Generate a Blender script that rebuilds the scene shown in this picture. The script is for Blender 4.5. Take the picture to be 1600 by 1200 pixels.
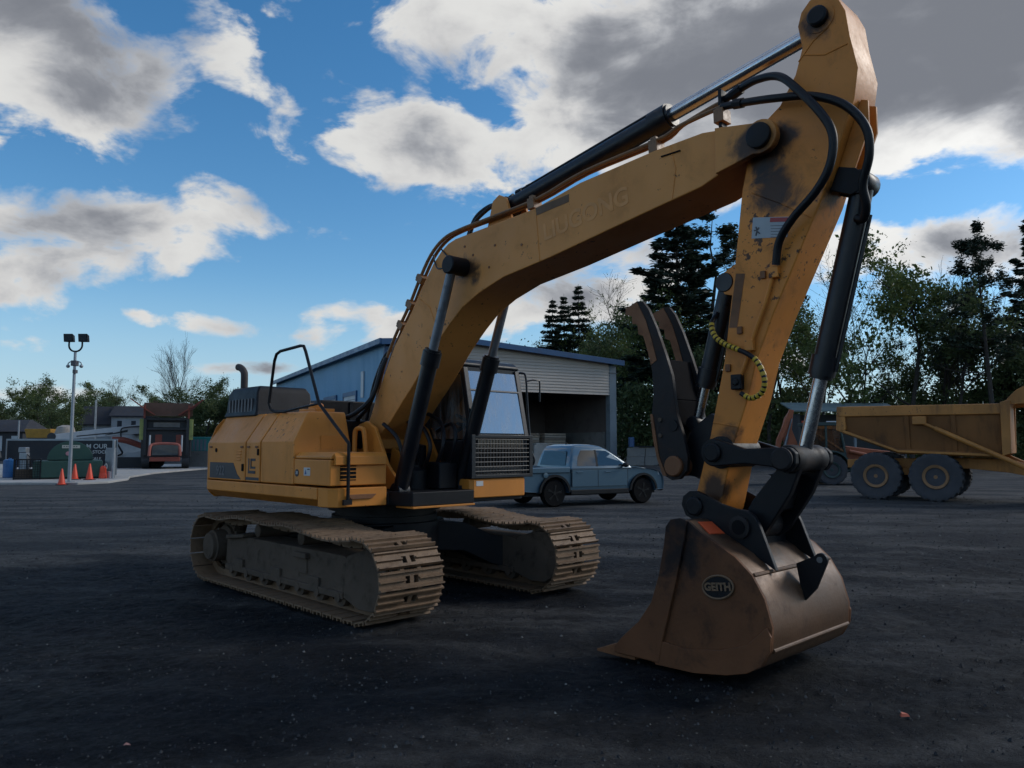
import bpy, bmesh, math, random
import numpy as np
from mathutils import Vector, Matrix, noise as mnoise
R = math.radians
sc = bpy.context.scene
for o in list(bpy.data.objects): bpy.data.objects.remove(o, do_unlink=True)
COL = sc.collection

# ------------------------------------------------------------------ camera
cam = bpy.data.cameras.new('camera'); cam.lens = 27.0; cam.sensor_width = 36.0
cam.clip_start = 0.05; cam.clip_end = 3000
camo = bpy.data.objects.new('camera', cam); COL.objects.link(camo)
camo.location = (0, 0, 1.705); camo.rotation_euler = (R(90 + 4.67), 0, 0)
sc.camera = camo
# ------------------------------------------------------------------ exposure
vs = sc.view_settings
sc.display_settings.display_device = 'sRGB'
vs.view_transform = 'Standard'; vs.look = 'None'; vs.gamma = 1.0; vs.use_curve_mapping = False
vs.exposure = -0.1
sc.cycles.max_bounces = 5; sc.cycles.diffuse_bounces = 2; sc.cycles.glossy_bounces = 2
sc.cycles.transparent_max_bounces = 12; sc.cycles.transmission_bounces = 3
sc.cycles.use_denoising = True
sc.cycles.use_adaptive_sampling = True; sc.cycles.adaptive_threshold = .012; sc.cycles.adaptive_min_samples = 12
sc.cycles.caustics_reflective = False; sc.cycles.caustics_refractive = False
# ------------------------------------------------------------------ sky
SUN_AZ, SUN_EL = 74.0, 30.0          # degrees: off to the right of the view, veiled by the cloud bank
SKY_STRENGTH = 0.10
world = bpy.data.worlds.new('World'); sc.world = world; world.use_nodes = True
WT = world.node_tree; WT.nodes.clear()
class G:                                # tiny helper for node trees
    def __init__(s, nt): s.nt = nt
    def n(s, t, **kw):
        x = s.nt.nodes.new(t)
        for k, v in kw.items(): setattr(x, k, v)
        return x
    def put(s, node, i, v):
        if v is None: return
        if isinstance(v, bpy.types.NodeSocket): s.nt.links.new(v, node.inputs[i])
        else: node.inputs[i].default_value = v
    def m(s, op, a, b=None, c=None, clamp=False):
        x = s.n('ShaderNodeMath', operation=op, use_clamp=clamp)
        s.put(x, 0, a); s.put(x, 1, b); s.put(x, 2, c); return x.outputs[0]
    def vm(s, op, a, b=None, out=0):
        x = s.n('ShaderNodeVectorMath', operation=op); s.put(x, 0, a); s.put(x, 1, b); return x.outputs[out]
    def ss(s, v, lo, hi, a=0., b=1., kind='SMOOTHSTEP'):
        x = s.n('ShaderNodeMapRange', interpolation_type=kind)
        s.put(x, 0, v); s.put(x, 1, lo); s.put(x, 2, hi); s.put(x, 3, a); s.put(x, 4, b); return x.outputs[0]
    def mix(s, f, a, b, blend='MIX'):
        x = s.n('ShaderNodeMix', data_type='RGBA', blend_type=blend)
        s.put(x, 0, f); s.put(x, 6, a); s.put(x, 7, b); return x.outputs[2]
    def noise(s, vec, scale, detail=4., rough=.55, dist=0., dim='3D'):
        x = s.n('ShaderNodeTexNoise', noise_dimensions=dim)
        if vec is not None: s.put(x, 'Vector', vec)
        x.inputs['Scale'].default_value = scale; x.inputs['Detail'].default_value = detail
        x.inputs['Roughness'].default_value = rough; x.inputs['Distortion'].default_value = dist
        return x.outputs[0]
    def ramp(s, f, stops):
        x = s.n('ShaderNodeValToRGB'); s.put(x, 0, f); e = x.color_ramp.elements
        while len(e) < len(stops): e.new(.5)
        for q, (p, c) in zip(e, stops): q.position = p; q.color = (*c, 1) if len(c) == 3 else c
        return x.outputs[0]
g = G(WT)
sky = g.n('ShaderNodeTexSky', sky_type='NISHITA', sun_disc=False)
sky.sun_elevation = R(SUN_EL); sky.sun_rotation = R(SUN_AZ); sky.air_density = 1.0; sky.dust_density = 0.15; sky.ozone_density = 2.2
dirv = g.vm('NORMALIZE', g.n('ShaderNodeTexCoord').outputs['Generated'])
sp = g.n('ShaderNodeSeparateXYZ'); g.put(sp, 0, dirv); dx, dy, dz = sp.outputs
az = g.m('ARCTAN2', dx, dy); el = g.m('ARCSINE', dz)
cb = g.n('ShaderNodeCombineXYZ'); g.put(cb, 0, az); g.put(cb, 1, el); cb.inputs[2].default_value = 1.0; ae = cb.outputs[0]
qd = g.vm('MULTIPLY', dirv, (1.0, 1.0, 1.75))
f1 = g.noise(qd, 8.5, 6, .57, .35)         # billows
f2 = g.noise(qd, 30.0, 3, .60, 0)         # shreds
f3 = g.noise(qd, 6.0, 2, .50, 0)          # thickness
# cloud banks of this afternoon: centre azimuth, elevation, half width, half height, tilt (degrees), weight
BANKS = [(-33, 24.4, 10.5, 5.0, -16, 1.6), (-40, 32, 11, 7, 0, 1.1), (-21.0, 26.5, 8.5, 2.6, -42, .66), (-17.6, 20.3, 4.2, 1.6, -24, .62), (-24.5, 20.8, 3.5, 1.2, -10, .5),
         (-31, 13.4, 10.8, 3.7, 6, 1.5), (-18.8, 16.4, 6.5, 1.9, -12, .95), (-34, 10.4, 7, 1.7, 4, .85), (-37, 18.4, 3, 1.1, 0, .7),
         (-7.2, 21.8, 8.0, 4.0, -10, 1.42), (-1.5, 29.0, 9, 3.6, 6, 1.1), (-14.6, 26.6, 2.8, 1.2, -24, .62), (1.5, 21.5, 5, 3.2, 0, 1.0),
         (13, 26.5, 14, 7.6, 6, 2.0), (25, 26.0, 16, 8.0, 8, 2.3), (39, 26, 14, 8, 16, 2.3),
         (30, 12.8, 14, 2.7, 4, 1.2), (42, 12, 10, 3.4, 6, 1.1), (6, 11.6, 9.5, 3.2, 12, 1.12), (-3, 9.0, 8, 2.3, 6, .95),
         (-22.8, 8.5, 5.4, 1.0, -3, 1.0), (-13, 8.7, 6.5, 1.8, 4, 1.0), (-31.8, 6.4, 2.2, .6, 0, .8), (-19, 5.6, 5, .6, 2, .8), (-9, 4.8, 9, 1.4, 0, .8), (-23.4, 11.9, .9, .4, 0, .75),
         (22, 6.2, 13, 1.8, 0, .9), (-28, 3.2, 9, .8, 0, .7)]
acc = None
for (a0, e0, w, h_, t, k) in BANKS:
    c_, s_ = math.cos(R(t)), math.sin(R(t)); W_, H_ = R(w) * .93, R(h_) * .93
    u = g.vm('DOT_PRODUCT', ae, (c_ / W_, s_ / W_, -(R(a0) * c_ + R(e0) * s_) / W_), out='Value')
    w_ = g.vm('DOT_PRODUCT', ae, (-s_ / H_, c_ / H_, (R(a0) * s_ - R(e0) * c_) / H_), out='Value')
    v = g.ss(g.m('MULTIPLY_ADD', u, u, g.m('MULTIPLY', w_, w_)), 1.9, -.35, 0., k)
    acc = v if acc is None else g.m('ADD', g.m('MULTIPLY', g.m('MINIMUM', acc, v), .35), g.m('MAXIMUM', acc, v))
# the same broken cloud all round the rest of the sky
gen = g.ss(g.noise(qd, 2.2, 3, .5), .47, .64, 0., 1.3)
view = g.vm('DOT_PRODUCT', dirv, (0, math.cos(R(11)), math.sin(R(11))), out='Value')
away = g.ss(view, math.cos(R(40)), math.cos(R(52)))
cover = g.m('MAXIMUM', acc, g.m('MULTIPLY', gen, away))
dens = g.m('ADD', g.m('MULTIPLY', cover, 1.0), g.m('ADD', g.m('MULTIPLY', g.m('SUBTRACT', f1, .5), 3.5), g.m('MULTIPLY', g.m('SUBTRACT', f2, .5), .75)))
dens = g.m('SUBTRACT', dens, .53)
alpha = g.ss(dens, -.12, g.ss(f3, .35, .65, .30, .75, 'LINEAR'))
alpha = g.m('MULTIPLY', alpha, g.ss(dz, .0, .05))
thick = g.ss(g.m('ADD', g.m('ADD', g.m('MULTIPLY', cover, .80), g.m('MULTIPLY', g.m('SUBTRACT', f1, .5), 2.0)), g.m('ADD', g.m('MULTIPLY', g.m('SUBTRACT', f3, .5), 2.6), g.m('MULTIPLY', g.m('SUBTRACT', f2, .5), .5))), .30, 1.95)
sund = (math.sin(R(SUN_AZ)) * math.cos(R(SUN_EL)), math.cos(R(SUN_AZ)) * math.cos(R(SUN_EL)), math.sin(R(SUN_EL)))
prox = g.m('POWER', g.m('MAXIMUM', g.vm('DOT_PRODUCT', dirv, sund, out='Value'), 0.0), 5.0)
ccol = g.ramp(thick, [(0, (.78, .78, .765)), (.25, (.66, .66, .66)), (.55, (.42, .435, .465)), (.78, (.27, .285, .32)), (1, (.21, .225, .26))])
glow = g.m('ADD', 1.0, g.m('MULTIPLY', g.m('MULTIPLY', prox, 1.3), g.m('SUBTRACT', 1.0, thick)))
ccol = g.vm('SCALE', ccol, None); 
sca = ccol.node; g.put(sca, 3, g.m('MULTIPLY', glow, 1.0 / SKY_STRENGTH))
hs = g.n('ShaderNodeHueSaturation'); hs.inputs['Saturation'].default_value = 1.30; hs.inputs['Value'].default_value = 1.50; hs.inputs['Hue'].default_value = .497; g.put(hs, 'Color', sky.outputs[0])
haze_col = g.mix(g.ss(el, R(13), R(0), 0., .75), hs.outputs[0], (3.8, 5.7, 7.8, 1))
final = g.mix(alpha, haze_col, sca.outputs[0])
bg = g.n('ShaderNodeBackground'); g.put(bg, 0, final); bg.inputs[1].default_value = SKY_STRENGTH
wo = g.n('ShaderNodeOutputWorld'); WT.links.new(bg.outputs[0], wo.inputs[0])
world.cycles.sampling_method = 'MANUAL'; world.cycles.sample_map_resolution = 512
# ------------------------------------------------------------------ sun (veiled by the cloud bank)
sun = bpy.data.lights.new('sun', 'SUN'); sun.energy = 1.5; sun.angle = R(18); sun.color = (1.0, .93, .82)
suno = bpy.data.objects.new('sun', sun); COL.objects.link(suno)
suno.rotation_euler = Vector(sund).to_track_quat('Z', 'Y').to_euler()
suno.location = (20, 30, 40)

# ------------------------------------------------------------------ helpers
class MB:
    """collects shapes; obj() links them as ONE mesh object"""
    def __init__(s): s.v = []; s.f = []
    def add(s, vs_, fs):
        b = len(s.v); s.v += [tuple(map(float, p)) for p in vs_]; s.f += [tuple(b + i for i in f) for f in fs]; return s
    def box(s, x0, x1, y0, y1, z0, z1):
        return s.add([(x0, y0, z0), (x1, y0, z0), (x1, y1, z0), (x0, y1, z0), (x0, y0, z1), (x1, y0, z1), (x1, y1, z1), (x0, y1, z1)],
                     [(3, 2, 1, 0), (4, 5, 6, 7), (0, 1, 5, 4), (1, 2, 6, 5), (2, 3, 7, 6), (3, 0, 4, 7)])
    def loft(s, rings, caps=True, closed=True):
        n = len(rings[0]); vs_ = [p for r in rings for p in r]; fs = []
        for i in range(len(rings) - 1):
            for j in range(n if closed else n - 1):
                k = (j + 1) % n
                fs.append((i * n + j, i * n + k, (i + 1) * n + k, (i + 1) * n + j))
        if caps: fs += [tuple(range(n - 1, -1, -1)), tuple((len(rings) - 1) * n + j for j in range(n))]
        return s.add(vs_, fs)
    def py(s, prof, y0, y1): return s.loft([[(x, y0, z) for x, z in prof], [(x, y1, z) for x, z in prof]])
    def px(s, prof, x0, x1): return s.loft([[(x0, y, z) for y, z in prof], [(x1, y, z) for y, z in prof]])
    def pz(s, prof, z0, z1): return s.loft([[(x, y, z0) for x, y in prof], [(x, y, z1) for x, y in prof]])
    def cyl(s, p0, p1, r0, r1=None, n=16):
        return s.tube([p0, p1], [r0, r0 if r1 is None else r1], n)
    def tube(s, path, r, n=8, caps=True):
        P = [Vector(p) for p in path]; rs = r if isinstance(r, (list, tuple)) else [r] * len(P)
        rings = []; t0 = (P[1] - P[0]).normalized()
        a = Vector((0, 0, 1)) if abs(t0.z) < .9 else Vector((1, 0, 0))
        u = t0.cross(a).normalized()
        for i, p in enumerate(P):
            t = ((P[min(i + 1, len(P) - 1)] - p).normalized() + (p - P[max(i - 1, 0)]).normalized())
            t = t.normalized() if t.length > 1e-6 else t0
            u = (u - t * u.dot(t)).normalized(); w = t.cross(u)
            rings.append([p + (u * math.cos(2 * math.pi * j / n) + w * math.sin(2 * math.pi * j / n)) * rs[i] for j in range(n)])
        return s.loft(rings, caps)
    def lathe(s, prof, c, axis='y', n=24):
        rings = []
        for r, h_ in prof:
            ring = []
            for j in range(n):
                a = 2 * math.pi * j / n; u, w = r * math.cos(a), r * math.sin(a)
                ring.append((c[0] + u, c[1] + h_, c[2] + w) if axis == 'y' else (c[0] + h_, c[1] + u, c[2] + w) if axis == 'x' else (c[0] + u, c[1] + w, c[2] + h_))
            rings.append(ring)
        return s.loft(rings)
    def ball(s, c, r, n=10, m=6, sz=1.0):
        return s.lathe([(max(1e-4, r * math.sin(math.pi * i / m)), -r * sz * math.cos(math.pi * i / m)) for i in range(m + 1)], c, 'z', n)
    def mesh(s, name, sharp=32):
        me = bpy.data.meshes.new(name); me.from_pydata(s.v, [], s.f)
        b = bmesh.new(); b.from_mesh(me); bmesh.ops.recalc_face_normals(b, faces=b.faces); b.to_mesh(me); b.free()
        me.polygons.foreach_set('use_smooth', [True] * len(me.polygons)); me.set_sharp_from_angle(angle=R(sharp)); me.update()
        return me
    def obj(s, name, mat, parent=None, bev=0., seg=2, sharp=32, **kw):
        return link(name, s.mesh(name, sharp), mat, parent, bev, seg, **kw)
def link(name, me, mat=None, parent=None, bev=0., seg=2, loc=None, rot=None, scale=None):
    o = bpy.data.objects.new(name, me); COL.objects.link(o)
    if mat is not None and me is not None and not me.materials: me.materials.append(mat)
    if parent is not None: o.parent = parent
    if loc is not None: o.location = loc
    if rot is not None: o.rotation_euler = rot
    if scale is not None: o.scale = scale if hasattr(scale, '__len__') else (scale,) * 3
    if bev:
        b = o.modifiers.new('bevel', 'BEVEL'); b.width = bev; b.segments = seg; b.limit_method = 'ANGLE'; b.angle_limit = R(35); b.harden_normals = True
    return o
def tag(o, label=None, cat=None, group=None, kind=None):
    if label: o['label'] = label
    if cat: o['category'] = cat
    if group: o['group'] = group
    if kind: o['kind'] = kind
    return o
def thing(name, label, cat, loc=(0, 0, 0), rz=0., group=None):
    o = bpy.data.objects.new(name, None); COL.objects.link(o); o.location = loc; o.rotation_euler = (0, 0, rz); o.empty_display_size = .3
    return tag(o, label, cat, group)
def copy_tree(o, parent=None):
    c = o.copy(); COL.objects.link(c); c.parent = parent
    for ch in list(o.children): copy_tree(ch, c)
    return c
def smooth_path(pts, k=6):
    P = [Vector(p) for p in pts]; out = []
    for i in range(len(P) - 1):
        a, b, c, d = P[max(i - 1, 0)], P[i], P[i + 1], P[min(i + 2, len(P) - 1)]
        for j in range(k):
            t = j / k
            out.append(.5 * (2 * b + (c - a) * t + (2 * a - 5 * b + 4 * c - d) * t * t + (3 * b - a - 3 * c + d) * t ** 3))
    return out + [P[-1]]
def text_mesh(body, size, extrude=.002, align='CENTER', bold=0.):
    cu = bpy.data.curves.new('txt', 'FONT'); cu.body = body; cu.size = size; cu.extrude = extrude; cu.align_x = align; cu.align_y = 'CENTER'; cu.offset = bold
    t = bpy.data.objects.new('txt', cu); COL.objects.link(t); bpy.context.view_layer.update()
    me = bpy.data.meshes.new_from_object(t); bpy.data.objects.remove(t); return me
def frame_matrix(o, loc, xdir, ydir):
    x = Vector(xdir).normalized(); y = Vector(ydir).normalized(); z = x.cross(y).normalized(); y = z.cross(x)
    M = Matrix((x, y, z)).transposed().to_4x4(); M.translation = Vector(loc); o.matrix_local = M

# ------------------------------------------------------------------ materials
def mat_new(name):
    m = bpy.data.materials.new(name); m.use_nodes = True; nt = m.node_tree; nt.nodes.clear()
    gg = G(nt); b = gg.n('ShaderNodeBsdfPrincipled'); o = gg.n('ShaderNodeOutputMaterial'); nt.links.new(b.outputs[0], o.inputs[0])
    return m, gg, b, o
def paint(name, col, rough=.45, metal=0., dirt=(.06, .05, .04), amt=.35, scale=3., bump=.15, streak=False, spec=.5, var=.12, grease=(), gcol=(.012, .012, .014), chips=0., chipcol=(.09, .04, .02)):
    """weathered surface: colour drift, dirt patches, fine relief, optional grease marks round given pins (x, y, z, radius)"""
    m, gg, b, o = mat_new(name)
    co = gg.n('ShaderNodeTexCoord').outputs['Object']
    vec = co
    if streak:
        mp = gg.n('ShaderNodeMapping'); gg.put(mp, 0, co); mp.inputs['Scale'].default_value = (1, 1, .22); vec = mp.outputs[0]
    n1 = gg.noise(co, scale * .45, 4, .55); n2 = gg.noise(vec, scale * 1.6, 9, .66, .4); n3 = gg.noise(co, scale * 14, 5, .6)
    c = gg.mix(gg.ss(n1, .3, .7), (*[x * (1 - var) for x in col], 1), (*[min(1, x * (1 + var)) for x in col], 1))
    d = gg.m('MULTIPLY', gg.ss(n2, .50, .74), amt, clamp=True)
    c = gg.mix(d, c, (*dirt, 1))
    if chips:
        ch = gg.ss(gg.m('ADD', gg.noise(co, scale * 7, 6, .7), gg.m('MULTIPLY', gg.m('SUBTRACT', n1, .5), .35)), .69 - .06 * chips, .72 - .06 * chips)
        c = gg.mix(ch, c, (*chipcol, 1))
    for (x, y, z, r) in grease:
        dist = gg.vm('LENGTH', gg.vm('SUBTRACT', co, (x, y, z)), out='Value')
        k = gg.ss(gg.m('ADD', gg.m('DIVIDE', dist, r), gg.m('MULTIPLY', gg.m('SUBTRACT', n2, .5), 3.2)), 1.35, .40)
        c = gg.mix(gg.m('MULTIPLY', k, .92), c, (*gcol, 1))
    gg.put(b, 'Base Color', c)
    gg.put(b, 'Roughness', gg.ss(gg.m('ADD', gg.m('MULTIPLY', n3, .4), n2), .4, 1.0, max(.05, rough - .1), min(1, rough + .22), 'LINEAR'))
    b.inputs['Metallic'].default_value = metal; b.inputs['Specular IOR Level'].default_value = spec
    if bump:
        bp = gg.n('ShaderNodeBump'); bp.inputs['Strength'].default_value = bump; bp.inputs['Distance'].default_value = .02
        gg.put(bp, 'Height', gg.m('ADD', gg.m('MULTIPLY', n3, .5), n2)); gg.nt.links.new(bp.outputs[0], b.inputs['Normal'])
    return m
def plain(name, col, rough=.5, metal=0., spec=.5, emit=None):
    m, gg, b, o = mat_new(name); co = gg.n('ShaderNodeTexCoord').outputs['Object']
    n = gg.noise(co, 9, 5, .6)
    gg.put(b, 'Base Color', gg.mix(n, (*[x * .82 for x in col], 1), (*[min(1, x * 1.15) for x in col], 1)))
    b.inputs['Roughness'].default_value = rough; b.inputs['Metallic'].default_value = metal; b.inputs['Specular IOR Level'].default_value = spec
    return m
def glass(name, tint=(.25, .3, .32), gloss=.3, rough=.03, dust=.06, dust_glare_col=(.3, .3, .28)):
    m, gg, b, o = mat_new(name); nt = gg.nt
    co = gg.n('ShaderNodeTexCoord').outputs['Object']
    tr = gg.n('ShaderNodeBsdfTransparent'); tr.inputs[0].default_value = (*tint, 1)
    gl = gg.n('ShaderNodeBsdfGlossy'); gl.inputs['Roughness'].default_value = rough
    df = gg.n('ShaderNodeBsdfDiffuse'); df.inputs[0].default_value = (*dust_glare_col, 1)
    fr = gg.n('ShaderNodeFresnel'); fr.inputs[0].default_value = 1.5
    mx = gg.n('ShaderNodeMixShader'); gg.put(mx, 0, gg.m('ADD', fr.outputs[0], gloss, clamp=True)); nt.links.new(tr.outputs[0], mx.inputs[1]); nt.links.new(gl.outputs[0], mx.inputs[2])
    mp = gg.n('ShaderNodeMapping'); gg.put(mp, 0, co); mp.inputs['Scale'].default_value = (6, 6, .8)
    mx2 = gg.n('ShaderNodeMixShader'); gg.put(mx2, 0, gg.m('MULTIPLY', gg.ss(gg.noise(mp.outputs[0], 2.0, 6, .6), .3, .8), dust)); nt.links.new(mx.outputs[0], mx2.inputs[1]); nt.links.new(df.outputs[0], mx2.inputs[2])  # upright pale streaks: dust, and on the cab a painted cloud reflection
    nt.links.new(mx2.outputs[0], o.inputs[0]); return m
# ================================================================== ground
def ground_mat():
    m, gg, b, o = mat_new('dark_millings'); co = gg.n('ShaderNodeTexCoord').outputs['Object']
    n1 = gg.noise(co, .10, 5, .6, .3); n2 = gg.noise(co, 1.1, 8, .68, .4); n3 = gg.noise(co, 16, 6, .7); n4 = gg.noise(co, 75, 4, .75); n5 = gg.noise(co, 5.5, 6, .7, .6)
    mp = gg.n('ShaderNodeMapping'); gg.put(mp, 0, co); mp.inputs['Rotation'].default_value = (0, 0, R(24)); mp.inputs['Scale'].default_value = (.30, .85, 1)
    tr = gg.noise(mp.outputs[0], 1.0, 7, .62, .5)
    c = gg.mix(gg.ss(n2, .32, .68), (.0018, .0027, .0046, 1), (.0095, .0115, .0150, 1))
    dusty = gg.ss(gg.m('ADD', gg.m('MULTIPLY', n1, .8), gg.m('MULTIPLY', tr, .9)), .80, 1.0)
    sxyz = gg.n('ShaderNodeSeparateXYZ'); gg.put(sxyz, 0, co)
    yard = gg.ss(gg.m('ADD', sxyz.outputs[1], gg.m('MULTIPLY', gg.m('SUBTRACT', n1, .5), 14)), 9.5, 17.0)     # packed yard stone beyond the millings; far brightening is painted in too
    c = gg.mix(gg.m('MULTIPLY', yard, .8), c, gg.mix(gg.ss(tr, .35, .65), (.024, .028, .033, 1), (.080, .081, .081, 1)))
    c = gg.mix(gg.m('MULTIPLY', dusty, .55), c, (.075, .073, .070, 1))
    grain = gg.m('MULTIPLY', gg.ss(n4, .30, .72, .35, 1.75, 'LINEAR'), gg.ss(n5, .30, .70, .55, 1.5, 'LINEAR'))
    gs = gg.n('ShaderNodeVectorMath', operation='SCALE'); gg.put(gs, 0, c); gg.put(gs, 3, grain); c = gs.outputs[0]
    vor = gg.n('ShaderNodeTexVoronoi'); vor.inputs['Scale'].default_value = 34; gg.put(vor, 'Vector', co)
    stone = gg.ss(vor.outputs['Distance'], .30, .16)
    sc_ = gg.n('ShaderNodeSeparateColor'); gg.put(sc_, 0, vor.outputs['Color'])
    pick = gg.m('MULTIPLY', stone, gg.ss(sc_.outputs[0], .90, .97))
    c = gg.mix(gg.m('MULTIPLY', pick, .7), c, (.15, .145, .135, 1))
    mp2 = gg.n('ShaderNodeMapping'); gg.put(mp2, 0, co); mp2.inputs['Rotation'].default_value = (0, 0, R(-14)); mp2.inputs['Scale'].default_value = (1.0, 4.5, 1)
    scuff = gg.m('MULTIPLY', gg.ss(gg.noise(mp2.outputs[0], 1.6, 7, .72, .4), .60, .74), gg.ss(gg.noise(co, .35, 2, .5), .48, .66))      # pale scrapes left by buckets and tracks
    c = gg.mix(gg.m('MULTIPLY', scuff, .65), c, (.10, .097, .090, 1))
    wet = gg.ss(gg.noise(co, .42, 3, .55, .5), .60, .68)                                                             # oil-dark patches
    c = gg.mix(gg.m('MULTIPLY', wet, .6), c, (.004, .005, .008, 1))
    gg.put(b, 'Base Color', c)
    gg.put(b, 'Roughness', gg.ss(n3, .3, .7, .62, .92, 'LINEAR')); b.inputs['Specular IOR Level'].default_value = .14
    bp = gg.n('ShaderNodeBump'); bp.inputs['Strength'].default_value = 1.0; bp.inputs['Distance'].default_value = .05
    hgt = gg.m('ADD', gg.m('ADD', gg.m('MULTIPLY', n3, .55), gg.m('MULTIPLY', n4, .25)), gg.m('ADD', gg.m('MULTIPLY', n2, .8), gg.m('MULTIPLY', tr, .25)))
    gg.put(bp, 'Height', hgt); gg.nt.links.new(bp.outputs[0], b.inputs['Normal'])
    return m
M_ground = ground_mat()
def graded(a, b, fine, lo, hi, grow):
    v = []; x = a
    while x < b - 1e-6: v.append(x); x += fine
    v.append(b); s = fine; x = b
    while x < hi: s *= grow; x += s; v.append(x)
    s = fine; x = a; pre = []
    while x > lo: s *= grow; x -= s; pre.append(x)
    return pre[::-1] + v
gx = graded(-7.5, 8.5, .055, -1500, 1500, 1.35); gy = graded(2.6, 13.0, .055, -1500, 1500, 1.35)
X_, Y_ = np.meshgrid(np.array(gx), np.array(gy)); nx_, ny_ = len(gx), len(gy)
Z_ = np.zeros_like(X_)
RUTS = [(-6.0, 3.6, .22, .9, .32), (-6.0, 5.4, .20, .9, .32), (1.2, 2.6, 1.02, .62, .30), (2.9, 2.6, .98, .62, .30), (-3.0, 6.2, -.12, .8, .40)]
def ruts(x, y):
    """shallow tyre tracks with cleat marks, pressed across the millings"""
    z = 0.
    for (x0, y0, sl, ph, w) in RUTS:
        a = math.atan(sl); u = (x - x0) * math.cos(a) + (y - y0) * math.sin(a); v = -(x - x0) * math.sin(a) + (y - y0) * math.cos(a) + .25 * math.sin(u * .35 + ph)
        k = max(0., 1 - (v / w) ** 2)
        if k > 0: z += -.014 * k + (.007 if math.sin((u + abs(v) * .8) * 26) > .2 else 0.) * min(1, k * 2) * (.5 + .5 * mnoise.noise((u * .6, v, ph)))
        elif abs(v) < w * 1.5: z += .008 * (1 - (abs(v) - w) / (w * .5))
    return z
for j in range(ny_):
    for i in range(nx_):
        x, y = X_[j, i], Y_[j, i]
        if -8.5 < x < 9.5 and 1.5 < y < 15:
            e = max(0, min(1, min((x + 8.5) / 2, (9.5 - x) / 2, (15 - y) / 2)))
            Z_[j, i] = e * (.030 * (mnoise.noise((x * .55, y * .55, 1)) ) + .022 * mnoise.noise((x * 1.9 + y * .7, y * 2.3, 5)) + .014 * mnoise.noise((x * 6, y * 6, 9)) + .010 * mnoise.noise((x * 15, y * 15, 3)) + ruts(x, y)) - .014 * e
me = bpy.data.meshes.new('ground')
V_ = np.stack([X_, Y_, Z_], -1).reshape(-1, 3); idx = np.arange(nx_ * ny_).reshape(ny_, nx_)
F_ = np.stack([idx[:-1, :-1], idx[:-1, 1:], idx[1:, 1:], idx[1:, :-1]], -1).reshape(-1, 4)
me.from_pydata(V_.tolist(), [], F_.tolist()); me.polygons.foreach_set('use_smooth', [True] * len(me.polygons)); me.update()
tag(link('ground', me, M_ground), 'dark packed asphalt millings and gravel of the yard', None, kind='structure')
# loose stones
rs = random.Random(11); sv, sf = [], []
for k in range(15000):
    y = 2.4 + 24 * rs.random() ** 1.6; x = rs.uniform(-.72, .72) * (y + 1.5)
    s = rs.choice((.004, .005, .006, .008, .010, .014)) * rs.uniform(.7, 1.3) * (1 + max(0, y - 8) * .06); b0 = len(sv); a = rs.uniform(0, 6.28)
    zg = .0
    if -6.5 < x < 7.5 and y < 13: zg = .030 * mnoise.noise((x * .55, y * .55, 1)) + .022 * mnoise.noise((x * 1.9 + y * .7, y * 2.3, 5)) - .012
    for q_ in range(4): sv.append((x + s * rs.uniform(.7, 1.3) * math.cos(a + q_ * 1.57), y + s * rs.uniform(.7, 1.3) * math.sin(a + q_ * 1.57), zg - .004))
    sv.append((x + s * .3, y, zg + s * rs.uniform(.5, .9))); sv.append((x - s * .3, y + s * .2, zg + s * rs.uniform(.5, .9)))
    sf += [(b0, b0 + 1, b0 + 4), (b0 + 1, b0 + 5, b0 + 4), (b0 + 1, b0 + 2, b0 + 5), (b0 + 2, b0 + 3, b0 + 5), (b0 + 3, b0 + 4, b0 + 5), (b0 + 3, b0, b0 + 4)]
me = bpy.data.meshes.new('gravel'); me.from_pydata(sv, [], sf)
def stone_mat():
    m, gg, b, o = mat_new('loose_stone'); gi = gg.n('ShaderNodeNewGeometry').outputs['Random Per Island']
    gg.put(b, 'Base Color', gg.ramp(gi, [(0, (.010, .012, .016)), (.7, (.030, .032, .036)), (.95, (.075, .075, .074)), (1, (.20, .195, .18))])); b.inputs['Roughness'].default_value = .85
    return m
tag(link('gravel', me, stone_mat()), 'loose pale and grey stones scattered over the dark yard', None, kind='stuff')
# ================================================================== excavator
YEL = (.66, .245, .040)
M_yel = paint('yellow_paint', YEL, .42, dirt=(.24, .10, .028), amt=.40, scale=2.2, bump=.06, chips=.55, streak=True, spec=.35)
M_boom = paint('boom_paint', (.68, .285, .070), .42, dirt=(.28, .12, .04), amt=.35, scale=1.8, bump=.06, chips=.5, var=.08, spec=.35,
               grease=((1.90, -.30, 3.62, .16), (5.36, -.3, 4.02, .20), (2.02, -.30, 3.50, .09)))
M_arm = paint('arm_paint', (.68, .245, .042), .42, dirt=(.22, .09, .028), amt=.5, scale=2.4, bump=.07, chips=.9, spec=.35,
              grease=((5.45, -.2, 3.72, .20), (5.38, -.2, 3.95, .17), (5.50, -.2, 4.05, .13), (5.80, -.2, 4.88, .13), (4.98, -.2, 1.72, .15), (4.85, -.2, 1.36, .12), (4.75, -.2, 2.0, .10), (6.0, 0, 3.5, .22), (5.35, 0, 2.5, .05), (5.9, 0, 3.2, .16)))
M_blk = paint('black_paint', (.0045, .0055, .0085), .45, dirt=(.020, .018, .016), amt=.45, scale=3, bump=.08, spec=.28)
M_cab = paint('cab_paint', (.0075, .011, .017), .35, dirt=(.028, .026, .026), amt=.3, scale=3, bump=.04, spec=.4)
M_cyl = paint('cylinder_paint', (.0045, .006, .010), .33, dirt=(.022, .019, .017), amt=.35, scale=4, bump=.05)
M_chr = paint('chrome_rod', (.50, .52, .55), .16, metal=1., dirt=(.2, .18, .16), amt=.15, scale=5, bump=.02)
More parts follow.
